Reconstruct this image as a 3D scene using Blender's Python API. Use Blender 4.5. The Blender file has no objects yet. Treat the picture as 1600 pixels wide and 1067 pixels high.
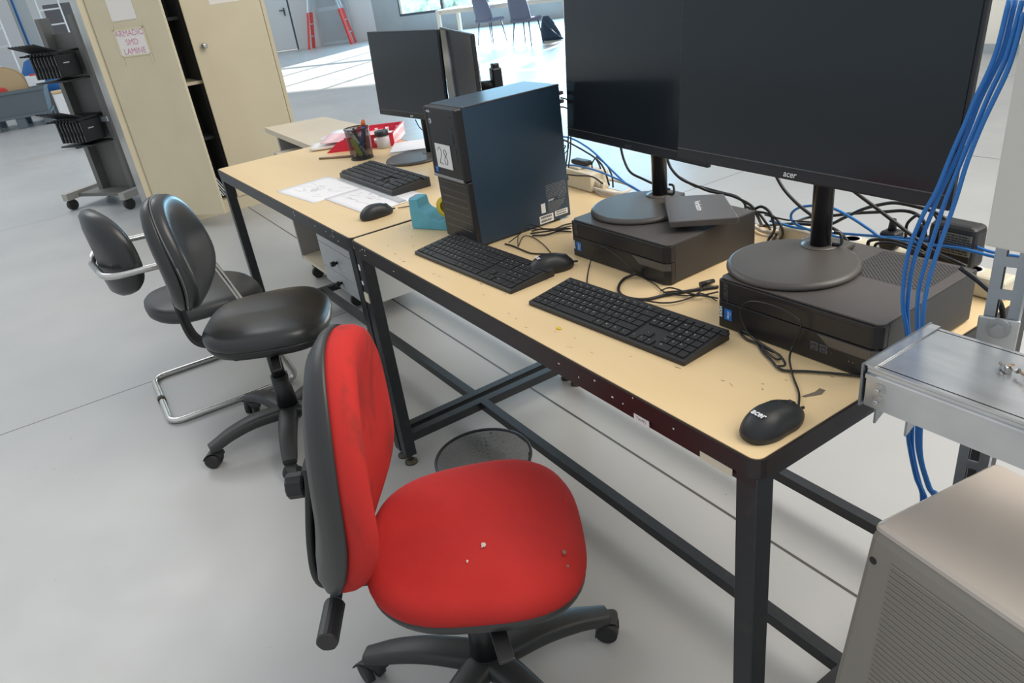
import bpy, bmesh, math, random
from mathutils import Vector, Matrix

random.seed(7)
PI = math.pi
S = bpy.context.scene
COL = S.collection

# ------------------------------------------------------------------ camera
cam_d = bpy.data.cameras.new('camera')
cam_o = bpy.data.objects.new('camera', cam_d)
COL.objects.link(cam_o)
yaw, pit, rol = 1.04445, 0.47002, -0.14041
f = Vector((-math.sin(yaw) * math.cos(pit), math.cos(yaw) * math.cos(pit), -math.sin(pit)))
r = Vector((math.cos(yaw), math.sin(yaw), 0))
u = r.cross(f)
r2 = math.cos(rol) * r + math.sin(rol) * u
u2 = -math.sin(rol) * r + math.cos(rol) * u
M = Matrix((r2, u2, -f)).transposed().to_4x4()
M.translation = Vector((2.01113, -0.67862, 1.45325))
cam_o.matrix_world = M
cam_d.sensor_width = 36.0
cam_d.lens = 1154.854 / 1600 * 36
cam_d.clip_start = 0.02
cam_d.clip_end = 200
S.camera = cam_o

# ------------------------------------------------------------------ world, sun, exposure
W = bpy.data.worlds.new('world')
S.world = W
W.use_nodes = True
wn = W.node_tree
wn.nodes.clear()
wo = wn.nodes.new('ShaderNodeOutputWorld')
wb = wn.nodes.new('ShaderNodeBackground')
wt = wn.nodes.new('ShaderNodeTexCoord')
ws = wn.nodes.new('ShaderNodeSeparateXYZ')
wr = wn.nodes.new('ShaderNodeValToRGB')
wn.links.new(wt.outputs['Generated'], ws.inputs[0])
wn.links.new(ws.outputs['Z'], wr.inputs[0])
wr.color_ramp.elements[0].position = 0.0
wr.color_ramp.elements[0].color = (0.66, 0.80, 0.90, 1)
wr.color_ramp.elements[1].position = 0.7
wr.color_ramp.elements[1].color = (0.95, 0.97, 1.0, 1)
wn.links.new(wr.outputs[0], wb.inputs[0])
wb.inputs[1].default_value = 0.70
wn.links.new(wb.outputs[0], wo.inputs[0])

def sun_lamp(name, direction, strength, angle, color):
    d = bpy.data.lights.new(name, 'SUN')
    d.energy = strength
    d.angle = math.radians(angle)
    d.color = color
    o = bpy.data.objects.new(name, d)
    COL.objects.link(o)
    o.rotation_euler = Vector(direction).to_track_quat('-Z', 'Y').to_euler()
    return o

def area_lamp(name, loc, target, size, power, color):
    d = bpy.data.lights.new(name, 'AREA')
    d.shape = 'RECTANGLE'
    d.size, d.size_y = size
    d.energy = power
    d.color = color
    o = bpy.data.objects.new(name, d)
    COL.objects.link(o)
    o.location = loc
    o.rotation_euler = (Vector(target) - Vector(loc)).to_track_quat('-Z', 'Y').to_euler()
    return o

# low sun entering through the far windows
saz, sel = math.radians(122.8), math.radians(19)
sdir = Vector((math.cos(saz) * math.cos(sel), math.sin(saz) * math.cos(sel), math.sin(sel)))
sun_lamp('sun', -sdir, 24.0, 0.6, (1.0, 0.97, 0.90))
# added warm key light over the near right, no visible source
area_lamp('warm_key', (3.2, 2.4, 4.6), (0.6, 0.2, 0.5), (4, 4), 300, (1.0, 0.93, 0.84))

# daylight entering through the long far window
def at_window(s, off, z):
    return (-19.14 + 0.7765 * s + 0.63 * off, 8.63 + 0.6301 * s - 0.7765 * off, z)
area_lamp('window_daylight', at_window(4.7, 0.35, 1.95), at_window(4.7, 9, 0.9), (7.2, 2.8), 900, (0.36, 0.72, 1.0))
# added fill light over the left of the hall, no fitting there
area_lamp('left_fill', (-7.5, -1.5, 6.0), (-4.0, 0.0, 0.0), (5, 3), 160, (0.95, 0.98, 1.0))

S.view_settings.view_transform = 'Standard'
S.view_settings.look = 'None'
S.view_settings.exposure = 0.06
S.view_settings.gamma = 1.0
S.view_settings.use_curve_mapping = False

# ------------------------------------------------------------------ materials
def mat(name, col, rough=0.5, metal=0.0, noise=None, bump=None, spec=0.5, trans=0, alpha=1.0, coat=0, sheen=0):
    m = bpy.data.materials.new(name)
    m.use_nodes = True
    nt = m.node_tree
    b = nt.nodes['Principled BSDF']
    b.inputs['Base Color'].default_value = (*col, 1)
    b.inputs['Roughness'].default_value = rough
    b.inputs['Metallic'].default_value = metal
    b.inputs['Specular IOR Level'].default_value = spec
    b.inputs['Transmission Weight'].default_value = trans
    b.inputs['Alpha'].default_value = alpha
    b.inputs['Coat Weight'].default_value = coat
    b.inputs['Sheen Weight'].default_value = sheen
    tc = nt.nodes.new('ShaderNodeTexCoord')
    if noise:
        sc, col2, lo, hi = noise[:4]
        n = nt.nodes.new('ShaderNodeTexNoise')
        n.inputs['Scale'].default_value = sc
        n.inputs['Detail'].default_value = 6
        rp = nt.nodes.new('ShaderNodeValToRGB')
        rp.color_ramp.elements[0].position = lo
        rp.color_ramp.elements[0].color = (*col, 1)
        rp.color_ramp.elements[1].position = hi
        rp.color_ramp.elements[1].color = (*col2, 1)
        if len(noise) > 4:
            mp = nt.nodes.new('ShaderNodeMapping')
            mp.inputs['Scale'].default_value = noise[4]
            nt.links.new(tc.outputs['Object'], mp.inputs[0])
            nt.links.new(mp.outputs[0], n.inputs[0])
        else:
            nt.links.new(tc.outputs['Object'], n.inputs[0])
        nt.links.new(n.outputs[0], rp.inputs[0])
        nt.links.new(rp.outputs[0], b.inputs['Base Color'])
    if bump:
        sc, st = bump[:2]
        n2 = nt.nodes.new('ShaderNodeTexNoise')
        n2.inputs['Scale'].default_value = sc
        n2.inputs['Detail'].default_value = 5
        bp = nt.nodes.new('ShaderNodeBump')
        bp.inputs['Strength'].default_value = st
        bp.inputs['Distance'].default_value = bump[2] if len(bump) > 2 else 0.002
        nt.links.new(tc.outputs['Object'], n2.inputs[0])
        nt.links.new(n2.outputs[0], bp.inputs['Height'])
        nt.links.new(bp.outputs[0], b.inputs['Normal'])
    return m

MT = {}
def A(name, *a, **k):
    MT[name] = mat(name, *a, **k)
    return MT[name]
A('laminate', (0.77, 0.585, 0.335), 0.36, noise=(3, (0.72, 0.535, 0.29), 0.4, 0.75, (0.6, 2.5, 1)), bump=(9, 0.05))
A('laminate_pale', (0.62, 0.54, 0.41), 0.4, noise=(3, (0.56, 0.48, 0.36), 0.4, 0.75))
A('blackmetal', (0.014, 0.016, 0.019), 0.42, noise=(30, (0.03, 0.028, 0.027), 0.5, 0.8))
A('maroonmetal', (0.014, 0.009, 0.010), 0.40)
A('footmetal', (0.10, 0.08, 0.06), 0.6, 0.6)
A('keyblack', (0.013, 0.014, 0.015), 0.45)
A('keybody', (0.018, 0.019, 0.021), 0.42)
A('legend', (0.55, 0.56, 0.57), 0.6)
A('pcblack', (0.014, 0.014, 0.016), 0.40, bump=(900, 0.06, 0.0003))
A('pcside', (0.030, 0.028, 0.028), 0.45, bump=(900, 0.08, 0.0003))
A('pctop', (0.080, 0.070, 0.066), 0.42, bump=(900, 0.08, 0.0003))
A('tower_haze', (0.022, 0.046, 0.074), 0.33, bump=(900, 0.06, 0.0003))  # black case; bluish haze and reflection put into its colour
A('towertop', (0.035, 0.038, 0.045), 0.38)
A('screen', (0.010, 0.013, 0.017), 0.16, spec=0.5)
A('bezel', (0.015, 0.017, 0.020), 0.4)
A('bezelline', (0.10, 0.10, 0.10), 0.35)
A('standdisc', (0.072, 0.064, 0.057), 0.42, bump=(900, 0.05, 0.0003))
A('pole', (0.010, 0.011, 0.014), 0.30)
A('silver', (0.42, 0.43, 0.44), 0.35, 0.8)
A('darksilver', (0.14, 0.135, 0.13), 0.4, 0.6)
A('chrome', (0.62, 0.61, 0.59), 0.22, 1.0)
A('galv', (0.68, 0.69, 0.69), 0.26, 0.85, noise=(7, (0.54, 0.56, 0.57), 0.4, 0.7, (1, 4, 1)), bump=(12, 0.15))
A('galvdark', (0.40, 0.43, 0.46), 0.38, 0.9, noise=(9, (0.28, 0.31, 0.34), 0.35, 0.7))
A('logo', (0.75, 0.76, 0.78), 0.35)
A('logodim', (0.07, 0.07, 0.075), 0.35)
A('intelblue', (0.01, 0.16, 0.55), 0.4)
A('whitelabel', (0.78, 0.77, 0.75), 0.6)
A('ink', (0.03, 0.03, 0.035), 0.6)
A('greyprint', (0.17, 0.18, 0.19), 0.6)
A('cordblack', (0.012, 0.012, 0.014), 0.42)
A('cordblue', (0.022, 0.17, 0.50), 0.38)
A('cordgrey', (0.60, 0.55, 0.49), 0.45)
A('redfabric', (0.48, 0.028, 0.024), 0.85, noise=(5, (0.40, 0.020, 0.017), 0.42, 0.72), bump=(700, 0.5, 0.0012), spec=0.25)
A('redworn', (0.50, 0.029, 0.025), 0.85, noise=(5, (0.24, 0.030, 0.022), 0.52, 0.74, (5, 5, 1.3)), bump=(700, 0.5, 0.0012), spec=0.25)
A('chairplastic', (0.030, 0.031, 0.031), 0.45, bump=(500, 0.15, 0.0006))
A('chairblack', (0.014, 0.014, 0.015), 0.42)
A('leather', (0.026, 0.027, 0.028), 0.33, bump=(60, 0.12, 0.001))
A('piping', (0.12, 0.12, 0.12), 0.4)
A('leathergrey', (0.040, 0.041, 0.042), 0.42, bump=(60, 0.12, 0.001))
A('beige', (0.60, 0.525, 0.37), 0.42, noise=(4, (0.56, 0.49, 0.34), 0.4, 0.8), bump=(3, 0.1))
A('beigeside', (0.52, 0.51, 0.47), 0.30, 0.35, noise=(3, (0.40, 0.40, 0.38), 0.4, 0.65, (1, 1, 0.5)))
A('inner_shade', (0.030, 0.033, 0.036), 0.8)  # shade inside the cupboard put into the colour
A('drawergrey', (0.47, 0.48, 0.48), 0.45)
A('sidegrey', (0.33, 0.31, 0.29), 0.55)
A('edgegrey', (0.38, 0.37, 0.34), 0.5)
A('paper', (0.80, 0.79, 0.80), 0.75)
A('paper2', (0.78, 0.77, 0.79), 0.75)
A('pinkpaper', (0.78, 0.55, 0.57), 0.75)
A('trayred', (0.60, 0.015, 0.045), 0.35)
A('meshblack', (0.016, 0.016, 0.018), 0.4)
A('tapeblue', (0.12, 0.43, 0.56), 0.35, noise=(25, (0.10, 0.38, 0.50), 0.45, 0.7))
A('yellow', (0.75, 0.55, 0.04), 0.4)
A('lime', (0.48, 0.58, 0.06), 0.5)
A('penblue', (0.03, 0.10, 0.30), 0.4)
A('penorange', (0.75, 0.16, 0.03), 0.5)
A('pensilver', (0.45, 0.50, 0.52), 0.35, 0.3)
A('brass', (0.30, 0.22, 0.16), 0.4, 0.5)
A('wallgrey', (0.40, 0.44, 0.46), 0.7, noise=(2, (0.35, 0.39, 0.41), 0.4, 0.7))
A('wallwhite', (0.66, 0.68, 0.69), 0.6)
A('wallcream', (0.78, 0.74, 0.66), 0.7)
A('doorwhite', (0.70, 0.73, 0.75), 0.5)
A('framedark', (0.06, 0.08, 0.10), 0.5)
A('alu', (0.55, 0.60, 0.64), 0.35, 0.7)
A('ladderred', (0.65, 0.06, 0.05), 0.45)
A('chairblue', (0.14, 0.17, 0.26), 0.8)
A('tablewhite', (0.66, 0.64, 0.58), 0.4)
A('bagdark', (0.02, 0.05, 0.09), 0.7)
A('crategrey', (0.12, 0.15, 0.17), 0.55)
A('reelwood', (0.50, 0.36, 0.20), 0.6)
A('steelpost', (0.36, 0.40, 0.42), 0.45, 0.4)
A('boardgrey', (0.13, 0.12, 0.12), 0.8)
A('tarpblue', (0.02, 0.13, 0.38), 0.6)
A('machine', (0.26, 0.24, 0.205), 0.42, bump=(700, 0.25, 0.0005))
A('machinetop', (0.48, 0.425, 0.37), 0.30, bump=(700, 0.10, 0.0005))
A('trunkwhite', (0.62, 0.60, 0.55), 0.45)
A('conduit', (0.33, 0.32, 0.30), 0.5)
A('cream', (0.66, 0.60, 0.46), 0.5)
A('signpaper', (0.74, 0.70, 0.66), 0.75)
A('signtape', (0.62, 0.56, 0.38), 0.6)
A('marker', (0.55, 0.20, 0.32), 0.7)
A('hedge', (0.30, 0.55, 0.50), 0.9, noise=(6, (0.65, 0.85, 0.85), 0.4, 0.7))
A('cartgrey', (0.17, 0.165, 0.155), 0.5)
A('cartbeige', (0.42, 0.40, 0.36), 0.5)
A('rubber', (0.02, 0.02, 0.02), 0.6)
A('dirt', (0.16, 0.13, 0.09), 0.9)
A('signblue', (0.02, 0.35, 0.60), 0.5)
A('glass', (0.85, 0.95, 1.0), 0.03, alpha=0.10)
A('clearplastic', (0.75, 0.78, 0.80), 0.15, alpha=0.35)
A('lampglass', (0.85, 0.85, 0.88), 0.25, alpha=0.55)

def hole_material(name, base, scale, thr):
    """sheet with a hexagonal pattern of punched holes (alpha) or dark dots"""
    m = mat(name, base, 0.42)
    nt = m.node_tree
    b = nt.nodes['Principled BSDF']
    tc = nt.nodes.new('ShaderNodeTexCoord')
    mp = nt.nodes.new('ShaderNodeMapping')
    mp.inputs['Scale'].default_value = scale
    v = nt.nodes.new('ShaderNodeTexVoronoi')
    v.inputs['Randomness'].default_value = 0.0
    v.inputs['Scale'].default_value = 1.0
    v.voronoi_dimensions = '2D'
    mt = nt.nodes.new('ShaderNodeMath')
    mt.operation = 'LESS_THAN'
    mt.inputs[1].default_value = thr
    mp.inputs['Rotation'].default_value = (0, 0, PI / 4)
    nt.links.new(tc.outputs['UV'], mp.inputs[0])
    nt.links.new(mp.outputs[0], v.inputs[0])
    nt.links.new(v.outputs['Distance'], mt.inputs[0])
    return m, nt, b, mt

m, nt, b, mt_ = hole_material('ventplate', (0.080, 0.070, 0.066), (190, 190, 1), 0.42)
mx = nt.nodes.new('ShaderNodeMix')
mx.data_type = 'RGBA'
mx.inputs[6].default_value = (0.085, 0.075, 0.070, 1)
mx.inputs[7].default_value = (0.002, 0.002, 0.002, 1)
nt.links.new(mt_.outputs[0], mx.inputs[0])
nt.links.new(mx.outputs[2], b.inputs['Base Color'])
MT['ventplate'] = m
for nm, sc in (('binmesh', 330), ('cupmesh', 420)):
    m, nt, b, mt_ = hole_material(nm, (0.02, 0.02, 0.022), (sc, sc, 1), 0.36)
    iv = nt.nodes.new('ShaderNodeMath')
    iv.operation = 'SUBTRACT'
    iv.inputs[0].default_value = 1.0
    nt.links.new(mt_.outputs[0], iv.inputs[1])
    nt.links.new(iv.outputs[0], b.inputs['Alpha'])
    MT[nm] = m

# painted concrete floor with saw-cut joints every few metres
def floor_material():
    m = mat('floorpaint', (0.43, 0.44, 0.44), 0.3)
    nt = m.node_tree
    L = nt.links
    b = nt.nodes['Principled BSDF']
    tc = nt.nodes.new('ShaderNodeTexCoord')
    n1 = nt.nodes.new('ShaderNodeTexNoise')
    n1.inputs['Scale'].default_value = 1.3
    n1.inputs['Detail'].default_value = 8
    L.new(tc.outputs['Object'], n1.inputs[0])
    rp = nt.nodes.new('ShaderNodeValToRGB')
    rp.color_ramp.elements[0].position = 0.35
    rp.color_ramp.elements[0].color = (0.415, 0.42, 0.415, 1)
    rp.color_ramp.elements[1].position = 0.7
    rp.color_ramp.elements[1].color = (0.475, 0.475, 0.465, 1)
    L.new(n1.outputs[0], rp.inputs[0])
    n3 = nt.nodes.new('ShaderNodeTexNoise')
    n3.inputs['Scale'].default_value = 45
    n3.inputs['Detail'].default_value = 3
    L.new(tc.outputs['Object'], n3.inputs[0])
    sp = nt.nodes.new('ShaderNodeValToRGB')
    sp.color_ramp.elements[0].position = 0.745
    sp.color_ramp.elements[0].color = (0, 0, 0, 1)
    sp.color_ramp.elements[1].position = 0.77
    sp.color_ramp.elements[1].color = (1, 1, 1, 1)
    L.new(n3.outputs[0], sp.inputs[0])
    mx0 = nt.nodes.new('ShaderNodeMix')
    mx0.data_type = 'RGBA'
    mx0.inputs[7].default_value = (0.22, 0.21, 0.20, 1)
    L.new(sp.outputs[0], mx0.inputs[0])
    L.new(rp.outputs[0], mx0.inputs[6])
    sx = nt.nodes.new('ShaderNodeSeparateXYZ')
    L.new(tc.outputs['Object'], sx.inputs[0])
    def joint(sock, off, per, half):
        a = nt.nodes.new('ShaderNodeMath'); a.operation = 'SUBTRACT'; a.inputs[1].default_value = off - per / 2
        L.new(sock, a.inputs[0])
        w = nt.nodes.new('ShaderNodeMath'); w.operation = 'FLOORED_MODULO'; w.inputs[1].default_value = per
        L.new(a.outputs[0], w.inputs[0])
        s = nt.nodes.new('ShaderNodeMath'); s.operation = 'SUBTRACT'; s.inputs[1].default_value = per / 2
        L.new(w.outputs[0], s.inputs[0])
        ab = nt.nodes.new('ShaderNodeMath'); ab.operation = 'ABSOLUTE'
        L.new(s.outputs[0], ab.inputs[0])
        l = nt.nodes.new('ShaderNodeMath'); l.operation = 'LESS_THAN'; l.inputs[1].default_value = half
        L.new(ab.outputs[0], l.inputs[0])
        return l.outputs[0]
    jx = joint(sx.outputs['X'], -1.37, 4.05, 0.0032)
    jy = joint(sx.outputs['Y'], 0.592, 3.66, 0.0045)
    mxx = nt.nodes.new('ShaderNodeMath'); mxx.operation = 'MAXIMUM'
    L.new(jx, mxx.inputs[0]); L.new(jy, mxx.inputs[1])
    mx = nt.nodes.new('ShaderNodeMix')
    mx.data_type = 'RGBA'
    mx.inputs[7].default_value = (0.075, 0.07, 0.065, 1)
    L.new(mxx.outputs[0], mx.inputs[0])
    L.new(mx0.outputs[2], mx.inputs[6])
    L.new(mx.outputs[2], b.inputs['Base Color'])
    n2 = nt.nodes.new('ShaderNodeTexNoise')
    n2.inputs['Scale'].default_value = 7
    n2.inputs['Detail'].default_value = 9
    L.new(tc.outputs['Object'], n2.inputs[0])
    mr = nt.nodes.new('ShaderNodeMapRange')
    mr.inputs[3].default_value = 0.24
    mr.inputs[4].default_value = 0.46
    L.new(n2.outputs[0], mr.inputs[0])
    L.new(mr.outputs[0], b.inputs['Roughness'])
    bp = nt.nodes.new('ShaderNodeBump')
    bp.inputs['Strength'].default_value = 0.25
    bp.inputs['Distance'].default_value = 0.003
    L.new(n2.outputs[0], bp.inputs['Height'])
    L.new(bp.outputs[0], b.inputs['Normal'])
    return m
MT['floorpaint'] = floor_material()

# ------------------------------------------------------------------ mesh helpers
def V3(p):
    return Vector(p)

def add_box(bm, c, s, rot=None, bev=0, seg=2, mi=0):
    """box with centre c, size s, optional rotation matrix and bevel"""
    t = bmesh.new()
    bmesh.ops.create_cube(t, size=1.0)
    bmesh.ops.scale(t, vec=s, verts=t.verts)
    if bev > 0:
        bmesh.ops.bevel(t, geom=list(t.edges), offset=min(bev, min(s) * 0.49), segments=seg, profile=0.5, affect='EDGES')
    mt = Matrix.Translation(c)
    if rot is not None:
        mt = mt @ rot.to_4x4()
    return merge(bm, t, mt, mi)

def merge(bm, t, mt=None, mi=0):
    vm = {}
    for v in t.verts:
        co = mt @ v.co if mt is not None else v.co
        vm[v] = bm.verts.new(co)
    for f_ in t.faces:
        try:
            nf = bm.faces.new([vm[v] for v in f_.verts])
            nf.material_index = mi if mi is not None else f_.material_index
            nf.smooth = f_.smooth
        except ValueError:
            pass
    t.free()
    return bm

def B0():
    return bmesh.new()

def boxbm(c, s, **k):
    return add_box(bmesh.new(), c, s, **k)

def add_rings(bm, rings, cap0=True, cap1=True, smooth=True, mi=0, closed=True):
    vs = [[bm.verts.new(p) for p in ring] for ring in rings]
    n = len(rings[0])
    for a, b in zip(vs[:-1], vs[1:]):
        for i in range(n if closed else n - 1):
            j = (i + 1) % n
            f_ = bm.faces.new((a[i], a[j], b[j], b[i]))
            f_.smooth = smooth
            f_.material_index = mi
    if cap0:
        f_ = bm.faces.new(list(reversed(vs[0])))
        f_.material_index = mi
    if cap1:
        f_ = bm.faces.new(vs[-1])
        f_.material_index = mi
    return bm

def add_cyl(bm, p0, p1, r0, r1=None, n=20, mi=0, smooth=True):
    p0, p1 = V3(p0), V3(p1)
    r1 = r0 if r1 is None else r1
    d = (p1 - p0).normalized()
    a = d.orthogonal().normalized()
    b = d.cross(a)
    rings = []
    for p, rr in ((p0, r0), (p1, r1)):
        rings.append([p + (a * math.cos(2 * PI * i / n) + b * math.sin(2 * PI * i / n)) * rr for i in range(n)])
    return add_rings(bm, rings, smooth=smooth, mi=mi)

def catmull(pts, k=6):
    pts = [V3(p) for p in pts]
    if len(pts) < 3:
        return pts
    P = [pts[0] * 2 - pts[1]] + pts + [pts[-1] * 2 - pts[-2]]
    out = []
    for i in range(1, len(P) - 2):
        p0, p1, p2, p3 = P[i - 1:i + 3]
        for j in range(k):
            t = j / k
            out.append(0.5 * ((2 * p1) + (p2 - p0) * t + (2 * p0 - 5 * p1 + 4 * p2 - p3) * t * t + (3 * p1 - p0 - 3 * p2 + p3) * t ** 3))
    out.append(pts[-1])
    return out

def add_tube(bm, pts, rad, n=10, smoothpath=True, k=6, mi=0, up=None, prof=None, taper=None):
    """sweep a circle (or profile fn(i,n,t)->(a,b)) along pts"""
    path = catmull(pts, k) if smoothpath else [V3(p) for p in pts]
    clean = [path[0]]
    for p in path[1:]:
        if (p - clean[-1]).length > 1e-5:
            clean.append(p)
    path = clean
    N = len(path)
    tang = []
    for i in range(N):
        t = path[min(i + 1, N - 1)] - path[max(i - 1, 0)]
        tang.append(t.normalized())
    if up is None:
        a = tang[0].orthogonal().normalized()
    rings = []
    for i in range(N):
        if up is not None:
            a = (V3(up) - tang[i] * tang[i].dot(V3(up))).normalized()
        else:
            a = (a - tang[i] * a.dot(tang[i])).normalized()
        b = tang[i].cross(a)
        t = i / max(N - 1, 1)
        rr = taper(t) if taper else rad
        if prof:
            ring = []
            for j in range(n):
                pa, pb = prof(j, n, t)
                ring.append(path[i] + a * pa + b * pb)
        else:
            ring = [path[i] + (a * math.cos(2 * PI * j / n) + b * math.sin(2 * PI * j / n)) * rr for j in range(n)]
        rings.append(ring)
    return add_rings(bm, rings, mi=mi)

def add_lathe(bm, prof, n=40, c=(0, 0, 0), mi=0, smooth=True, cap0=True, cap1=True):
    rings = []
    for rr, z in prof:
        rings.append([(c[0] + max(rr, 1e-5) * math.cos(2 * PI * i / n), c[1] + max(rr, 1e-5) * math.sin(2 * PI * i / n), c[2] + z) for i in range(n)])
    return add_rings(bm, rings, mi=mi, smooth=smooth, cap0=cap0, cap1=cap1)

def add_prism(bm, poly, z0, z1, mi=0):
    """extrude polygon (ccw xy list) from z0 to z1"""
    return add_rings(bm, [[(x, y, z0) for x, y in poly], [(x, y, z1) for x, y in poly]], smooth=False, mi=mi)

def rrect(w, d, r_, n=6, x0=0, y0=0):
    pts = []
    for cx, cy, a0 in ((x0 + w - r_, y0 + d - r_, 0), (x0 + r_, y0 + d - r_, 90), (x0 + r_, y0 + r_, 180), (x0 + w - r_, y0 + r_, 270)):
        for i in range(n + 1):
            a = math.radians(a0 + 90 * i / n)
            pts.append((cx + r_ * math.cos(a), cy + r_ * math.sin(a)))
    return pts

def bake(bm, mt):
    bmesh.ops.transform(bm, matrix=mt, verts=bm.verts)
    return bm

def finish(bm):
    bmesh.ops.recalc_face_normals(bm, faces=bm.faces)

def obj(name, bm, m, parent=None, loc=None, rot=None, uvbox=False, bevel=0):
    if isinstance(bm, bpy.types.Mesh):
        me = bm
    else:
        finish(bm)
        me = bpy.data.meshes.new(name)
        bm.to_mesh(me)
        bm.free()
        for x in (m if isinstance(m, (list, tuple)) else [m]):
            me.materials.append(MT[x] if isinstance(x, str) else x)
    o = bpy.data.objects.new(name, me)
    COL.objects.link(o)
    if parent is not None:
        o.parent = parent
    if loc is not None:
        o.location = loc
    if rot is not None:
        o.rotation_euler = rot
    if bevel:
        md = o.modifiers.new('bevel', 'BEVEL')
        md.width = bevel
        md.segments = 2
        md.limit_method = 'ANGLE'
    return o

def thing(name, label, cat, loc=(0, 0, 0), rotz=0, group=None):
    o = bpy.data.objects.new(name, None)
    o.empty_display_size = 0.05
    COL.objects.link(o)
    o.location = loc
    o.rotation_euler = (0, 0, rotz)
    o['label'] = label
    o['category'] = cat
    if group:
        o['group'] = group
    return o

def tag(o, label, cat, group=None):
    o['label'] = label
    o['category'] = cat
    if group:
        o['group'] = group
    return o

def struct(name, bm, m):
    o = obj(name, bm, m)
    o['kind'] = 'structure'
    return o

def kids(o):
    return [c for c in bpy.data.objects if c.parent == o]

def dup(root, loc, rotz, label=None, group=None):
    def cp(o, par):
        c = o.copy()
        COL.objects.link(c)
        c.parent = par
        for ch in kids(o):
            cp(ch, c)
        return c
    c = cp(root, None)
    c.location = loc
    c.rotation_euler = (0, 0, rotz)
    if label:
        c['label'] = label
    if group:
        c['group'] = group
    return c

FONTC = {}
def text_bm(txt, size, shear=0.0, bold=0.0, spacing=1.0):
    """flat text as a bmesh in the xy plane, centred on the origin"""
    key = (txt, size, shear, bold, spacing)
    if key not in FONTC:
        cu = bpy.data.curves.new('t', 'FONT')
        cu.body = txt
        cu.size = size
        cu.shear = shear
        cu.offset = bold
        cu.space_character = spacing
        cu.align_x = 'CENTER'
        cu.align_y = 'CENTER'
        cu.resolution_u = 3
        to = bpy.data.objects.new('t', cu)
        FONTC[key] = bpy.data.meshes.new_from_object(to)
        bpy.data.objects.remove(to)
    b = bmesh.new()
    b.from_mesh(FONTC[key])
    return b

def frame_mat(origin, xdir, ydir):
    x = V3(xdir).normalized()
    y = V3(ydir).normalized()
    z = x.cross(y)
    m_ = Matrix((x, y, z)).transposed().to_4x4()
    m_.translation = V3(origin)
    return m_

def text_obj(name, txt, size, m, origin, xdir, ydir, parent=None, **k):
    return obj(name, bake(text_bm(txt, size, **k), frame_mat(origin, xdir, ydir)), m, parent)

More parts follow.
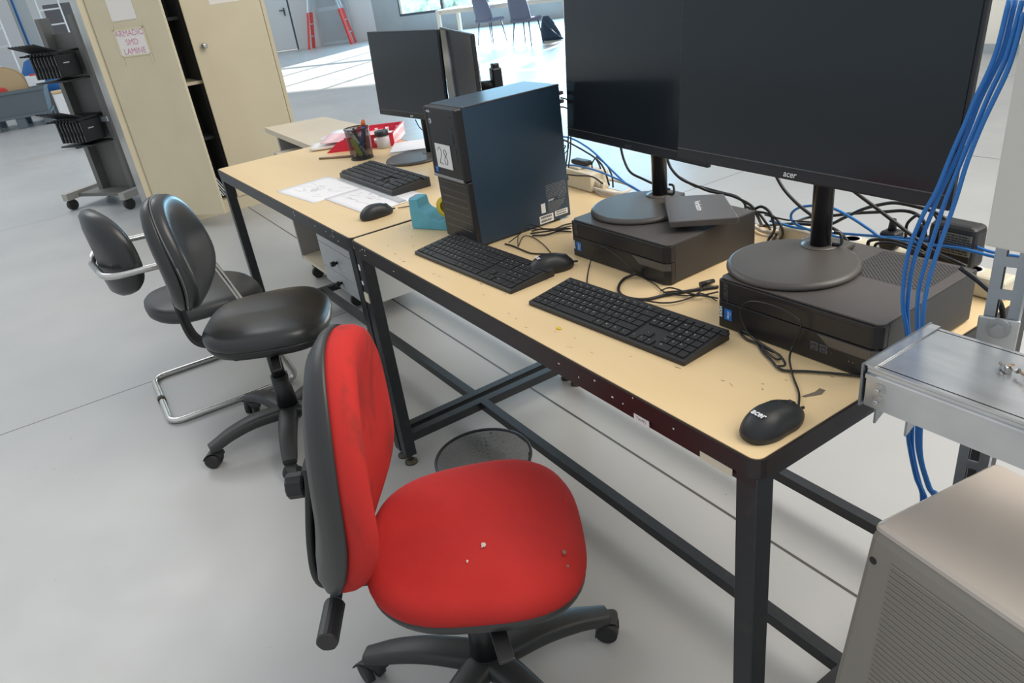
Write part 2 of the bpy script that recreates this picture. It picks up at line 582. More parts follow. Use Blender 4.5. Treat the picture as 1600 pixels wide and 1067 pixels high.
X, Y, Z = Vector((1, 0, 0)), Vector((0, 1, 0)), Vector((0, 0, 1))
H = 0.80
CABLE_PATHS = {
 'mouse2a': (0.002, [[0.424,0.264,0.803],[0.452,0.268,0.803],[0.497,0.267,0.803],[0.538,0.268,0.803],[0.566,0.284,0.803],[0.584,0.298,0.803]]),
 'mouse2b': (0.0012, [[0.577,0.301,0.803],[0.518,0.323,0.803],[0.453,0.339,0.803],[0.417,0.336,0.803],[0.428,0.314,0.803],[0.47,0.275,0.803],[0.457,0.285,0.82],[0.439,0.304,0.828],[0.416,0.336,0.828],[0.415,0.354,0.828],[0.439,0.358,0.828],[0.473,0.359,0.828],[0.478,0.406,0.815],[0.495,0.425,0.815]]),
 'kbcord1': (0.0014, [[0.478,0.203,0.803],[0.479,0.22,0.803],[0.503,0.233,0.803],[0.549,0.226,0.803],[0.595,0.225,0.803],[0.613,0.236,0.803]]),
 'bund1': (0.0022, [[0.405,0.364,0.805],[0.413,0.388,0.805],[0.443,0.41,0.805],[0.44,0.445,0.805],[0.446,0.468,0.805]]),
 'bund2': (0.0022, [[0.43,0.343,0.809],[0.448,0.375,0.809],[0.467,0.407,0.809],[0.489,0.435,0.809]]),
 'bund3': (0.0022, [[0.434,0.346,0.804],[0.459,0.37,0.804],[0.465,0.41,0.804],[0.498,0.428,0.804]]),
 'bund4': (0.0014, [[0.456,0.257,0.816],[0.426,0.311,0.816],[0.404,0.344,0.816],[0.44,0.37,0.816],[0.477,0.403,0.816],[0.489,0.436,0.816]]),
 'kb2cord': (0.0014, [[0.849,0.21,0.803],[0.812,0.227,0.803],[0.767,0.264,0.803],[0.72,0.308,0.803],[0.725,0.318,0.829],[0.748,0.318,0.851],[0.767,0.318,0.857],[0.791,0.318,0.852],[0.818,0.318,0.844],[0.853,0.318,0.83],[0.869,0.339,0.804],[0.913,0.33,0.804],[0.945,0.318,0.804],[0.975,0.313,0.804],[1.011,0.331,0.804],[1.027,0.357,0.804],[1.071,0.35,0.804]]),
 'usbthick': (0.0032, [[0.875,0.33,0.827],[0.852,0.331,0.81],[0.844,0.305,0.804],[0.867,0.27,0.804],[0.897,0.248,0.804],[0.931,0.246,0.804],[0.96,0.265,0.804],[0.974,0.304,0.804],[0.998,0.354,0.804],[1.027,0.403,0.804]]),
 'coil1': (0.0018, [[0.957,0.307,0.808],[0.959,0.328,0.808],[0.978,0.334,0.808],[1.014,0.334,0.808],[1.034,0.339,0.808],[1.05,0.377,0.808]]),
 'coil2': (0.0018, [[0.932,0.246,0.806],[0.995,0.267,0.806],[1.019,0.296,0.806],[1.024,0.336,0.806],[1.012,0.372,0.806],[1.003,0.39,0.806]]),
 'coil3': (0.0018, [[0.973,0.299,0.811],[0.992,0.324,0.811],[1.027,0.333,0.811],[1.053,0.342,0.811],[1.075,0.349,0.811]]),
 'kb2tail': (0.0014, [[0.913,0.225,0.803],[0.941,0.237,0.803],[0.961,0.238,0.803],[0.966,0.226,0.803]]),
 'mousecord': (0.0018, [[1.424,0.139,0.804],[1.396,0.178,0.804],[1.36,0.211,0.804],[1.328,0.242,0.812],[1.313,0.268,0.82],[1.325,0.268,0.851],[1.326,0.268,0.87],[1.312,0.268,0.879],[1.28,0.268,0.884],[1.247,0.268,0.883],[1.222,0.268,0.877],[1.206,0.268,0.864],[1.202,0.268,0.845],[1.211,0.268,0.825],[1.224,0.268,0.811],[1.245,0.261,0.81],[1.274,0.255,0.806],[1.296,0.254,0.806],[1.308,0.247,0.806],[1.305,0.238,0.806],[1.282,0.245,0.806],[1.245,0.265,0.806]]),
 'mcoil1': (0.002, [[1.199,0.266,0.811],[1.203,0.273,0.811],[1.229,0.267,0.811],[1.258,0.257,0.811],[1.301,0.246,0.811],[1.323,0.234,0.811],[1.333,0.223,0.811],[1.326,0.213,0.811]]),
 'mcoil2': (0.0022, [[1.19,0.277,0.804],[1.218,0.264,0.804],[1.244,0.262,0.804],[1.271,0.245,0.804],[1.299,0.232,0.804],[1.322,0.22,0.804],[1.338,0.221,0.804],[1.362,0.241,0.804],[1.394,0.263,0.804],[1.433,0.287,0.804]]),
 'mon1': (0.0035, [[0.608,0.66,0.995],[0.623,0.66,0.956],[0.638,0.66,0.933],[0.671,0.66,0.913],[0.725,0.66,0.903],[0.767,0.66,0.897],[0.828,0.66,0.898],[0.866,0.66,0.892],[0.895,0.66,0.882],[0.91,0.66,0.864],[0.884,0.709,0.82]]),
 'mon2': (0.0035, [[0.63,0.69,0.906],[0.688,0.69,0.89],[0.707,0.69,0.891],[0.771,0.69,0.888],[0.821,0.69,0.886],[0.847,0.69,0.874],[0.851,0.69,0.861]]),
 'back1': (0.0035, [[0.899,0.66,0.876],[0.922,0.66,0.887],[0.944,0.66,0.879],[0.955,0.66,0.86],[0.96,0.66,0.841],[0.929,0.684,0.805]]),
 'back2': (0.003, [[0.843,0.67,0.852],[0.896,0.67,0.867],[0.941,0.67,0.868],[0.967,0.67,0.851],[0.975,0.67,0.83],[0.959,0.68,0.805]]),
 'back3': (0.003, [[0.859,0.68,0.871],[0.897,0.68,0.861],[0.922,0.68,0.839],[0.903,0.719,0.805],[0.939,0.665,0.805]]),
 'back4': (0.0035, [[0.95,0.665,0.806],[0.921,0.728,0.806],[0.91,0.787,0.806],[1.016,0.7,0.868],[1.076,0.7,0.884],[1.135,0.7,0.901],[1.19,0.7,0.914],[1.23,0.7,0.924],[1.256,0.7,0.923],[1.275,0.7,0.91],[1.281,0.7,0.883]]),
 'back5': (0.0035, [[0.848,0.718,0.805],[0.869,0.75,0.805],[0.988,0.69,0.851],[1.069,0.69,0.864],[1.113,0.69,0.89],[1.148,0.69,0.913],[1.182,0.69,0.929],[1.221,0.69,0.941],[1.272,0.69,0.94],[1.3,0.69,0.936],[1.323,0.69,0.925],[1.335,0.69,0.909]]),
 'back6': (0.0035, [[1.138,0.62,0.994],[1.182,0.62,0.971],[1.218,0.62,0.953],[1.259,0.62,0.932],[1.299,0.62,0.911],[1.344,0.62,0.89],[1.384,0.6,0.891],[1.412,0.6,0.885]]),
 'back7': (0.0035, [[0.972,0.63,0.991],[0.992,0.63,0.962],[1.013,0.63,0.941],[1.046,0.63,0.919],[1.079,0.63,0.903],[1.103,0.63,0.893],[1.141,0.63,0.882],[1.169,0.622,0.87]]),
 'back8': (0.003, [[1.254,0.68,0.878],[1.253,0.68,0.904],[1.261,0.68,0.919],[1.272,0.68,0.93]]),
 'back9': (0.0035, [[1.222,0.6,0.869],[1.226,0.6,0.88],[1.23,0.6,0.892],[1.262,0.6,0.901],[1.294,0.6,0.901],[1.319,0.6,0.897],[1.346,0.6,0.889]]),
 'back10': (0.003, [[1.246,0.59,0.885],[1.252,0.59,0.894],[1.281,0.59,0.901],[1.312,0.59,0.898],[1.343,0.59,0.893]]),
 'back11': (0.002, [[0.932,0.66,0.869],[0.993,0.66,0.869],[1.05,0.66,0.876],[1.089,0.66,0.882]]),
 'back12': (0.0028, [[1.28,0.72,0.923],[1.289,0.72,0.912],[1.291,0.72,0.887]]),
 'blue1': (0.003, [[1.137,0.66,0.857],[1.068,0.66,0.857],[1.027,0.66,0.861],[1.006,0.66,0.87],[1.004,0.66,0.887],[1.024,0.66,0.904],[1.064,0.66,0.915],[1.102,0.66,0.917],[1.147,0.66,0.905],[1.192,0.66,0.887],[1.217,0.66,0.877],[1.272,0.66,0.882],[1.322,0.66,0.885],[1.368,0.66,0.89],[1.424,0.66,0.888],[1.476,0.66,0.889]]),
 'blue2': (0.003, [[0.931,0.68,0.849],[0.996,0.68,0.847],[1.037,0.68,0.85],[1.093,0.68,0.854],[1.138,0.68,0.861],[1.208,0.68,0.871],[1.286,0.68,0.883],[1.357,0.68,0.893],[1.414,0.68,0.887],[1.466,0.68,0.89]]),
 'blue3': (0.0028, [[0.174,0.66,0.97],[0.221,0.66,0.969],[0.274,0.66,0.958],[0.33,0.66,0.937],[0.397,0.66,0.899],[0.462,0.66,0.867],[0.521,0.66,0.853]]),
 'blue4': (0.0028, [[0.197,0.64,0.89],[0.261,0.64,0.897],[0.35,0.64,0.896],[0.433,0.64,0.886],[0.498,0.64,0.874],[0.535,0.64,0.864]]),
 'mcab1': (0.0033, [[0.507,0.6,1.022],[0.514,0.6,0.99],[0.524,0.6,0.957],[0.547,0.6,0.928],[0.595,0.6,0.917],[0.653,0.6,0.907],[0.689,0.6,0.905]]),
 'lc1': (0.0028, [[0.073,0.74,0.932],[0.127,0.74,0.92],[0.183,0.74,0.906],[0.228,0.74,0.892],[0.265,0.74,0.867],[0.287,0.74,0.815]]),
 'lc2': (0.0026, [[0.216,0.75,0.89],[0.237,0.75,0.861],[0.243,0.75,0.801]]),
 'lc3': (0.0026, [[0.241,0.735,0.899],[0.287,0.735,0.879],[0.308,0.735,0.849],[0.31,0.735,0.814]]),
 'lc4': (0.0022, [[0.222,0.745,0.89],[0.204,0.745,0.87],[0.205,0.745,0.85]]),
 'lc5': (0.0025, [[0.138,0.68,0.844],[0.204,0.68,0.849],[0.282,0.68,0.857],[0.331,0.68,0.843]]),
 'grey1': (0.0045, [[0.196,0.727,0.806],[0.231,0.717,0.806],[0.301,0.692,0.806],[0.344,0.697,0.806],[0.396,0.702,0.806]]),
 'grey2': (0.0045, [[0.237,0.705,0.816],[0.22,0.75,0.816],[0.246,0.782,0.816],[0.308,0.78,0.816],[0.351,0.768,0.816],[0.379,0.733,0.816],[0.372,0.699,0.816],[0.324,0.691,0.816],[0.269,0.694,0.816]]),
 'tw1': (0.002, [[0.317,0.58,1.004],[0.308,0.58,0.962],[0.291,0.58,0.91]]),
 'tw2': (0.002, [[0.316,0.59,1.002],[0.305,0.59,0.95],[0.29,0.59,0.907]]),
 'tw3': (0.002, [[0.352,0.54,1.117],[0.371,0.54,1.116],[0.39,0.54,1.111]]),
 'tw4': (0.002, [[0.348,0.54,1.093],[0.368,0.54,1.093],[0.387,0.54,1.087]]),
 'tw5': (0.0015, [[0.326,0.55,0.997],[0.352,0.55,0.999],[0.352,0.55,0.979],[0.325,0.55,0.956]]),
 'tw6': (0.0015, [[0.323,0.55,0.983],[0.341,0.55,0.985],[0.324,0.55,0.969]]),
 'hang1': (0.0032, [[1.54,0.325,1.342],[1.535,0.325,1.286],[1.526,0.325,1.25],[1.519,0.325,1.23],[1.512,0.325,1.201],[1.5,0.325,1.158],[1.486,0.325,1.103],[1.471,0.325,1.063],[1.459,0.325,1.012],[1.457,0.325,0.961],[1.461,0.325,0.92],[1.472,0.325,0.88],[1.481,0.325,0.816],[1.489,0.325,0.749],[1.495,0.325,0.704],[1.504,0.325,0.67],[1.517,0.325,0.632],[1.532,0.325,0.596],[1.53,0.328,0.5],[1.53,0.328,0.25],[1.53,0.328,0.01]]),
 'hang2': (0.0032, [[1.543,0.333,1.341],[1.538,0.333,1.284],[1.528,0.333,1.249],[1.52,0.333,1.223],[1.513,0.333,1.19],[1.502,0.333,1.147],[1.487,0.333,1.096],[1.476,0.333,1.052],[1.465,0.333,1.001],[1.462,0.333,0.95],[1.466,0.333,0.897],[1.48,0.333,0.836],[1.493,0.333,0.747],[1.499,0.333,0.689],[1.507,0.333,0.655],[1.521,0.333,0.617],[1.537,0.333,0.581],[1.536,0.338,0.5],[1.536,0.338,0.25],[1.536,0.338,0.01]]),
 'hang3': (0.0032, [[1.554,0.325,1.341],[1.551,0.325,1.31],[1.546,0.325,1.274],[1.535,0.325,1.236],[1.526,0.325,1.2],[1.516,0.325,1.16],[1.501,0.325,1.096],[1.493,0.325,1.049],[1.484,0.325,0.989],[1.481,0.325,0.947],[1.486,0.325,0.896],[1.501,0.325,0.802],[1.509,0.325,0.711],[1.518,0.325,0.672],[1.538,0.325,0.625],[1.552,0.325,0.601],[1.545,0.33,0.5],[1.545,0.33,0.25],[1.545,0.33,0.01]]),
 'hang4': (0.0032, [[1.561,0.318,1.329],[1.559,0.318,1.301],[1.554,0.318,1.265],[1.543,0.318,1.227],[1.534,0.318,1.195],[1.524,0.318,1.149],[1.518,0.318,1.105],[1.511,0.318,1.064],[1.502,0.318,1.015],[1.496,0.318,0.964],[1.497,0.318,0.903],[1.51,0.318,0.809],[1.518,0.318,0.718],[1.526,0.318,0.673],[1.545,0.318,0.63],[1.557,0.318,0.615],[1.548,0.322,0.5],[1.548,0.322,0.25],[1.548,0.322,0.01]]),
 'dn1': (0.004, [[1.488,0.42,0.961],[1.518,0.42,0.946],[1.549,0.42,0.924],[1.56,0.42,0.896],[1.565,0.42,0.855]]),
 'bmon': (0.0022, [[-0.818,0.66,0.936],[-0.794,0.66,0.909],[-0.755,0.66,0.893],[-0.711,0.66,0.877]]),
 'mouse3': (0.0016, [[-0.151,0.229,0.804],[-0.135,0.263,0.804],[-0.131,0.289,0.804]]),
}

# ================================================================== THE HALL
struct('floor', boxbm((-9, 3, -0.05), (40, 36, 0.1)), 'floorpaint')

def wall_panel(bm, p0, d, s0, s1, z0, z1, th=0.2):
    """a piece of wall along direction d (unit xy) starting at p0"""
    n = Vector((-d[1], d[0], 0))
    c = Vector((p0[0], p0[1], 0)) + Vector((d[0], d[1], 0)) * (s0 + s1) / 2 + n * th / 2
    c.z = (z0 + z1) / 2
    add_box(bm, c, (s1 - s0, th, z1 - z0), rot=Matrix.Rotation(math.atan2(d[1], d[0]), 3, 'Z'))

P0 = (-19.14, 8.63)
D2 = (0.7765, 0.6301)
WIN = [(0.8, 8.6, 0.5, 3.35), (9.0, 17.3, 0.5, 4.6)]
bm = B0()
wall_panel(bm, P0, D2, -0.1, 26, 0, 0.5)
wall_panel(bm, P0, D2, -0.1, 0.8, 0.5, 9)
wall_panel(bm, P0, D2, 8.6, 9.0, 0.5, 9)
wall_panel(bm, P0, D2, 0.8, 8.6, 3.35, 9)
wall_panel(bm, P0, D2, 9.0, 17.3, 4.6, 9)
wall_panel(bm, P0, D2, 17.3, 26, 0.5, 9)
struct('wall_back', bm, 'wallgrey')
for k, (s0, s1, z0, z1) in enumerate(WIN):
    bm = B0()
    n = int(round((s1 - s0) / 1.2))
    for i in range(n + 1):
        s = s0 + (s1 - s0) * i / n
        wall_panel(bm, (P0[0], P0[1]), D2, max(s - 0.035, s0), min(s + 0.035, s1), z0, z1, 0.12)
    for z in (z0 + 0.03, z0 + 1.45, z1 - 0.03):
        wall_panel(bm, P0, D2, s0, s1, z - 0.03, z + 0.03, 0.12)
    w = struct('window_%d' % (k + 1), bm, 'framedark')
    bm = B0()
    wall_panel(bm, (P0[0] - 0.063 * 0.05, P0[1]), D2, s0 + 0.01, s1 - 0.01, z0 + 0.01, z1 - 0.01, 0.012)
    obj('window_glass', bm, 'clearplastic' if False else 'glass', w)

D1 = Vector((-20.80 + 19.14, 6.45 - 8.63, 0)).normalized()
bm = B0()
wall_panel(bm, P0, (D1.x, D1.y), 0, 2.35, 0, 9, -0.2)
wall_panel(bm, P0, (D1.x, D1.y), 2.35, 3.35, 2.1, 9, -0.2)
wall_panel(bm, P0, (D1.x, D1.y), 3.35, 16, 0, 9, -0.2)
struct('wall_left', bm, 'wallwhite')
bm = B0()
wall_panel(bm, P0, (D1.x, D1.y), 2.40, 3.30, 0.01, 2.09, -0.1)
dr = struct('door_1', bm, 'doorwhite')
bm = B0()
nn = Vector((-D1.y, D1.x, 0))
hp = Vector((P0[0], P0[1], 0)) + D1 * 2.52
add_box(bm, hp + nn * 0.02 + Vector((0, 0, 1.02)), (0.03, 0.05, 0.2), rot=Matrix.Rotation(math.atan2(D1.y, D1.x), 3, 'Z'))
add_box(bm, hp + nn * 0.07 + D1 * 0.05 + Vector((0, 0, 1.06)), (0.14, 0.03, 0.03), rot=Matrix.Rotation(math.atan2(D1.y, D1.x), 3, 'Z'))
obj('door_handle', bm, 'framedark', dr)
bm = B0()
wall_panel(bm, P0, (D1.x, D1.y), 2.22, 2.40, 0, 2.2, -0.06)
struct('trim_1', bm, 'framedark')
bm = B0()
wall_panel(bm, (P0[0] + nn.x * 0.1, P0[1] + nn.y * 0.1), (D1.x, D1.y), 3.42, 4.0, 1.35, 1.75, 0.02)
tag(obj('door_sign', bm, 'signblue'), 'bright blue sign on the wall left of the far white door', 'sign')
bm = B0()
wall_panel(bm, (-2.6, 7.95), (0.995, -0.10), 0, 9, 0, 5, 0.2)
struct('wall_right', bm, 'wallcream')
bm = B0()
wall_panel(bm, (-2.6, 7.93), (0.995, -0.10), 0, 9, 0, 0.09, 0.02)
struct('baseboard_right', bm, 'wallgrey')

# outside the windows
bm = boxbm((-16, 24, -0.04), (40, 22, 0.06), rot=Matrix.Rotation(math.atan2(D2[1], D2[0]), 3, 'Z'))
bmesh.ops.translate(bm, verts=bm.verts, vec=(-2.0, 1.6, 0))
struct('ground_outside', bm, 'wallwhite')
bm = B0()
rnd = random.Random(3)
for i in range(230):
    s = rnd.uniform(-1, 22)
    z = rnd.uniform(0.0, 0.85)
    c = Vector((P0[0], P0[1], z)) + Vector((D2[0], D2[1], 0)) * s + Vector((-D2[1], D2[0], 0)) * rnd.uniform(3.2, 4.1)
    t = bmesh.new()
    bmesh.ops.create_icosphere(t, subdivisions=2, radius=rnd.uniform(0.3, 0.5))
    for v in t.verts:
        v.co *= 1 + rnd.uniform(-0.25, 0.25)
    merge(bm, t, Matrix.Translation(c))
h_ = tag(obj('hedge', bm, 'hedge'), 'sunlit pale green hedge outside the far windows', 'hedge')
h_['kind'] = 'stuff'

# ------------------------------------------------------------------ step ladder by the far wall
def rail(bm, a, b, w=0.05, t=0.03, mi=0):
    a, b = V3(a), V3(b)
    d = (b - a)
    q = d.to_track_quat('Z', 'Y').to_matrix()
    add_box(bm, (a + b) / 2, (w, t, d.length), rot=q, mi=mi)

lad = thing('step_ladder', 'red-footed aluminium step ladder standing open near the far white wall', 'ladder', (-19.45, 7.36, 0), math.atan2(D1.y, D1.x))
def ladder_side(xs, ys, nm):
    bm = B0()
    rail(bm, (xs, ys, 0.0), (xs * 0.35, ys * 0.25, 2.2), 0.07, 0.04)
    o = obj('leg', bm, 'alu', lad)
    bm = B0()
    k0, k1 = 0.0, 0.42
    p = lambda k: (xs * (1 - 0.65 * k), ys * (1 - 0.75 * k), 2.2 * k)
    rail(bm, p(k0), p(k1), 0.085, 0.055)
    obj('leg_sleeve', bm, 'ladderred', o)
for xs in (-0.62, 0.62):
    for ys in (-0.22, 0.22):
        ladder_side(xs, ys, '')
for i in range(1, 7):
    k = i / 7
    x_ = 0.62 * (1 - 0.65 * k)
    y_ = 0.22 * (1 - 0.75 * k)
    for s_ in (-1, 1):
        obj('rung', boxbm((s_ * x_, 0, 2.2 * k), (0.06, 2 * y_, 0.03)), 'alu', lad)

# glazed screen leaning on the wall behind the ladder
bm = boxbm((0, 0, 0.95), (0.95, 0.05, 1.9), bev=0.01)
gl = obj('glazed_screen', bm, 'alu', None, (-19.76, 7.66, 0.0), (0, 0, math.atan2(D1.y, D1.x)))
tag(gl, 'tall framed glass panel leaning on the far wall behind the red-footed ladder', 'glass panel')
bm = B0()
for i in range(2):
    add_box(bm, (0, 0.03, 0.5 + 0.9 * i), (0.80, 0.012, 0.8))
obj('pane', bm, 'wallgrey', gl)

# ------------------------------------------------------------------ far tables and chairs
def far_table(loc, rz, label, L_=2.0, Wd=0.9):
    t = thing('meeting_table', label, 'table', loc, rz, 'white tables by the far windows')
    obj('tabletop', boxbm((0, 0, 0.735), (L_, Wd, 0.03), bev=0.005), 'tablewhite', t)
    for sx in (-1, 1):
        for sy in (-1, 1):
            obj('leg', boxbm((sx * (L_ / 2 - 0.04), sy * (Wd / 2 - 0.04), 0.36), (0.07, 0.07, 0.72)), 'tablewhite', t)
    obj('apron', boxbm((0, 0, 0.69), (L_ - 0.1, Wd - 0.1, 0.06)), 'tablewhite', t)
    return t
taz = math.atan2(0.35, 1.0)
tA = far_table((-12.05, 8.60, 0), 0.55, 'long white table in front of the far windows, left one', 3.1, 0.95)
tB = far_table((-9.62, 9.35, 0), 0.30, 'white table in front of the far windows, right of the first', 1.8, 0.95)

def far_chair(loc, rz, label, group='padded chairs at the far tables'):
    t = thing('padded_chair', label, 'chair', loc, rz, group)
    bm = B0()
    rings = []
    for k in range(9):
        z = 0.47 + 0.055 * k
        y = -0.22 - 0.10 * (k / 8) ** 1.3
        w = 0.23 - 0.035 * (k / 8) ** 2 - (0.03 if k == 8 else 0)
        c = 0.05
        rings.append([(-w, y + c, z), (-w * 0.6, y, z), (0, y - 0.012, z), (w * 0.6, y, z), (w, y + c, z),
                      (w, y + c + 0.03, z), (w * 0.5, y + 0.04, z), (0, y + 0.03, z), (-w * 0.5, y + 0.04, z), (-w, y + c + 0.03, z)])
    add_rings(bm, rings)
    obj('backrest', bm, 'chairblue', t)
    obj('seat', boxbm((0, 0, 0.46), (0.46, 0.44, 0.07), bev=0.03, seg=3), 'chairblue', t)
    for sx in (-1, 1):
        for sy in (-1, 1):
            obj('leg', add_cyl(B0(), (sx * 0.17, sy * 0.15, 0.44), (sx * 0.22, sy * 0.21, 0), 0.014, 0.009, 10), 'framedark', t)
    return t
fc = far_chair((-12.15, 8.10, 0), 0.25, 'blue-grey padded chair at the left end of the far white table')
far_chairs = [
    ((-10.72, 8.02, 0), 0.35, 'blue-grey padded chair in the middle of the near side of the far tables'),
    ((-11.1, 10.35, 0), 3.6, 'blue-grey padded chair on the window side of the far tables, seen through the legs'),
    ((-9.1, 10.35, 0), 3.4, 'blue-grey padded chair on the window side, nearest the big monitors'),
    ((-9.35, 8.45, 0), 0.3, 'blue-grey padded chair at the far tables half hidden behind the left big monitor'),
]
for l_, rz, lb in far_chairs:
    dup(fc, l_, rz, lb)
# rucksack
t = thing('rucksack', 'dark rucksack slumped on the floor under the far tables', 'bag', (-10.75, 8.62, 0), 0.4)
bm = B0()
rings = []
for k in range(8):
    a = k / 7
    w, d = 0.22 * (1 - 0.75 * a ** 2), 0.14 * (1 - 0.6 * a ** 2)
    rings.append([(w * math.cos(2 * PI * i / 14) - 0.10 * a, d * math.sin(2 * PI * i / 14), 0.44 * a) for i in range(14)])
add_rings(bm, rings)
obj('body', bm, 'bagdark', t)
obj('strap', add_tube(B0(), [(-0.08, -0.12, 0.38), (0.06, -0.2, 0.25), (0.24, -0.18, 0.08), (0.32, -0.12, 0.02)], 0.018, 8), 'bagdark', t)
# bottles on the far table
for k, (x_, y_) in enumerate([(-10.3, 9.05), (-9.9, 9.5)]):
    bm = add_lathe(B0(), [(0.03, 0), (0.034, 0.02), (0.034, 0.14), (0.012, 0.18), (0.012, 0.20)], 14)
    tag(obj('bottle', bm, 'lime' if k else 'alu', None, (x_, y_, 0.751)), 'green bottle standing on the right far table' if k else 'clear bottle standing near the middle of the far tables', 'bottle')

# ------------------------------------------------------------------ left background: post, ladders, crate, boards
t = thing('steel_column', 'pale grey steel column rising behind the grey crate', 'column', (-17.0, 0.13, 0), 0)
obj('web', boxbm((0, 0, 3), (0.28, 0.06, 6)), 'steelpost', t)
obj('flange', boxbm((0.15, 0, 3), (0.02, 0.30, 6)), 'steelpost', t)
obj('flange', boxbm((-0.15, 0, 3), (0.02, 0.30, 6)), 'steelpost', t)
obj('conduit', add_cyl(B0(), (0.19, -0.09, 0.9), (0.19, -0.09, 6), 0.02, n=10), 'tarpblue', t)

def leaning_ladder(loc, rz, h, w, m, label):
    t = thing('ladder', label, 'ladder', loc, rz)
    for sx in (-1, 1):
        bm = B0()
        rail(bm, (sx * w / 2, 0, 0), (sx * w / 2, 0.35, h), 0.03, 0.08)
        obj('side_rail', bm, m, t)
    n = int(h / 0.28)
    for i in range(1, n):
        obj('rung', boxbm((0, 0.35 * i / n, h * i / n), (w, 0.05, 0.03)), m, t)
    return t
leaning_ladder((-17.9, 0.72, 0), PI / 2, 3.6, 0.42, 'alu', 'aluminium ladder leaning right beside the pale grey column')
leaning_ladder((-15.9, -0.45, 0), PI / 2, 2.8, 0.30, 'alu', 'aluminium ladder at the far left edge behind the cable reel')
# boards behind
brd = tag(obj('board', boxbm((-19.6, 1.25, 1.5), (0.06, 1.1, 0.85)), 'boardgrey'), 'brown-grey board leaning high behind the left magazine rack', 'board')
tag(obj('board', boxbm((-19.6, 1.30, 0.82), (0.08, 1.3, 0.45)), 'wallgrey'), 'pale grey board low down behind the left magazine rack', 'board')
wbx = thing('white_panel_box', 'white printed carton with tan top standing between crate and cabinet', 'carton', (-9.6, 0.06, 0), 0.0)
obj('body', boxbm((0, 0, 0.42), (0.34, 0.50, 0.56), bev=0.01), 'doorwhite', wbx)
obj('lid', boxbm((0, 0, 0.71), (0.35, 0.51, 0.02)), 'reelwood', wbx)
obj('base', boxbm((0, 0, 0.07), (0.30, 0.46, 0.14)), 'blackmetal', wbx)
text_obj('print', 'ELDMARK', 0.07, 'greyprint', (0.172, 0.02, 0.18), Y, Z, wbx)
tag(obj('blue_tarp', add_lathe(B0(), [(0.34, 0), (0.36, 0.3), (0.22, 0.55), (0.05, 0.62)], 14, (-15.1, 0.0, 0.40)), 'tarpblue'), 'blue plastic sack behind the wooden cable reel', 'sack')
tag(obj('sack_trolley', boxbm((-15.1, 0.0, 0.2), (0.7, 0.6, 0.4), bev=0.02), 'boardgrey'), 'low dark box carrying the blue plastic sack', 'box')

t = thing('storage_crate', 'large grey plastic crate on feet at the left edge of the floor', 'crate', (-13.75, -0.58, 0), -0.12)
bm = B0()
rings = []
for z, s in ((0.20, 0.90), (0.56, 1.0), (0.56, 1.04), (0.61, 1.04), (0.61, 0.97), (0.24, 0.87)):
    rings.append([(x_ * s, y_ * s, z) for x_, y_ in ((0.5, -0.5), (0.5, 0.5), (-0.5, 0.5), (-0.5, -0.5))])
add_rings(bm, rings, smooth=False)
obj('body', bm, 'crategrey', t)
for sx in (-0.38, 0.38):
    for sy in (-0.40, 0, 0.40):
        obj('foot', boxbm((sx, sy, 0.09), (0.16, 0.14, 0.18)), 'crategrey', t)
obj('base_frame', boxbm((0, 0, 0.19), (0.94, 0.96, 0.04)), 'crategrey', t)
t = thing('cable_reel', 'round wooden cable reel standing in the grey crate', 'reel', (-13.62, -0.66, 0.25), -0.12)
obj('disc', add_cyl(B0(), (0.22, 0, 0.36), (0.26, 0, 0.36), 0.36, n=48), 'reelwood', t)
obj('disc', add_cyl(B0(), (-0.20, 0, 0.36), (-0.16, 0, 0.36), 0.36, n=48), 'reelwood', t)
obj('drum', add_cyl(B0(), (-0.16, 0, 0.36), (0.22, 0, 0.36), 0.16, n=32), 'reelwood', t)
obj('hub_ring', add_lathe(B0(), [(0.05, 0), (0.07, 0), (0.07, 0.008), (0.05, 0.008)], 24), 'ladderred', t, (0.262, -0.02, 0.36), (0, PI / 2, 0))
tag(obj('foam_block', boxbm((-13.40, -0.20, 0.70), (0.30, 0.26, 0.16), bev=0.01), 'doorwhite'), 'white foam block in the grey crate beside the reel', 'foam block')
tag(obj('marker_pen', add_cyl(B0(), (-13.3, -0.26, 0.795), (-13.26, -0.12, 0.795), 0.014, n=10), 'ladderred'), 'red and black marker lying on the white foam block', 'marker')

# ------------------------------------------------------------------ rack with two shelves of black magazines
cart = thing('magazine_cart', 'grey wheeled rack holding two tiers of black magazines', 'cart', (-5.45, -0.18, 0), 0)
obj('post', boxbm((-0.12, 0.02, 0.80), (0.05, 0.10, 1.45)), 'cartgrey', cart)
obj('post', boxbm((0.25, 0.02, 0.80), (0.05, 0.10, 1.45)), 'cartgrey', cart)
obj('back_plate', boxbm((0.06, 0.06, 0.75), (0.34, 0.012, 1.30)), 'cartgrey', cart)
obj('cross_bar', boxbm((0.06, -0.02, 0.72), (0.42, 0.05, 0.04)), 'alu', cart)
obj('base_beam', boxbm((-0.30, -0.02, 0.12), (0.06, 0.50, 0.06)), 'cartbeige', cart)
obj('base_beam', boxbm((0.38, -0.02, 0.12), (0.06, 0.50, 0.06)), 'cartbeige', cart)
obj('base_plate', boxbm((0.04, 0.02, 0.11), (0.62, 0.34, 0.03)), 'cartgrey', cart)
for cx_ in (-0.30, 0.38):
    for cy_ in (-0.22, 0.18):
        bm = add_cyl(B0(), (cx_ - 0.02, cy_, 0.045), (cx_ + 0.02, cy_, 0.045), 0.045, n=20)
        add_box(bm, (cx_, cy_, 0.085), (0.05, 0.04, 0.02))
        obj('caster', bm, 'rubber', cart)
obj('shelf', boxbm((0.06, -0.12, 1.060), (0.36, 0.26, 0.012)), 'blackmetal', cart)
obj('shelf', boxbm((0.06, -0.12, 0.550), (0.36, 0.26, 0.012)), 'blackmetal', cart)
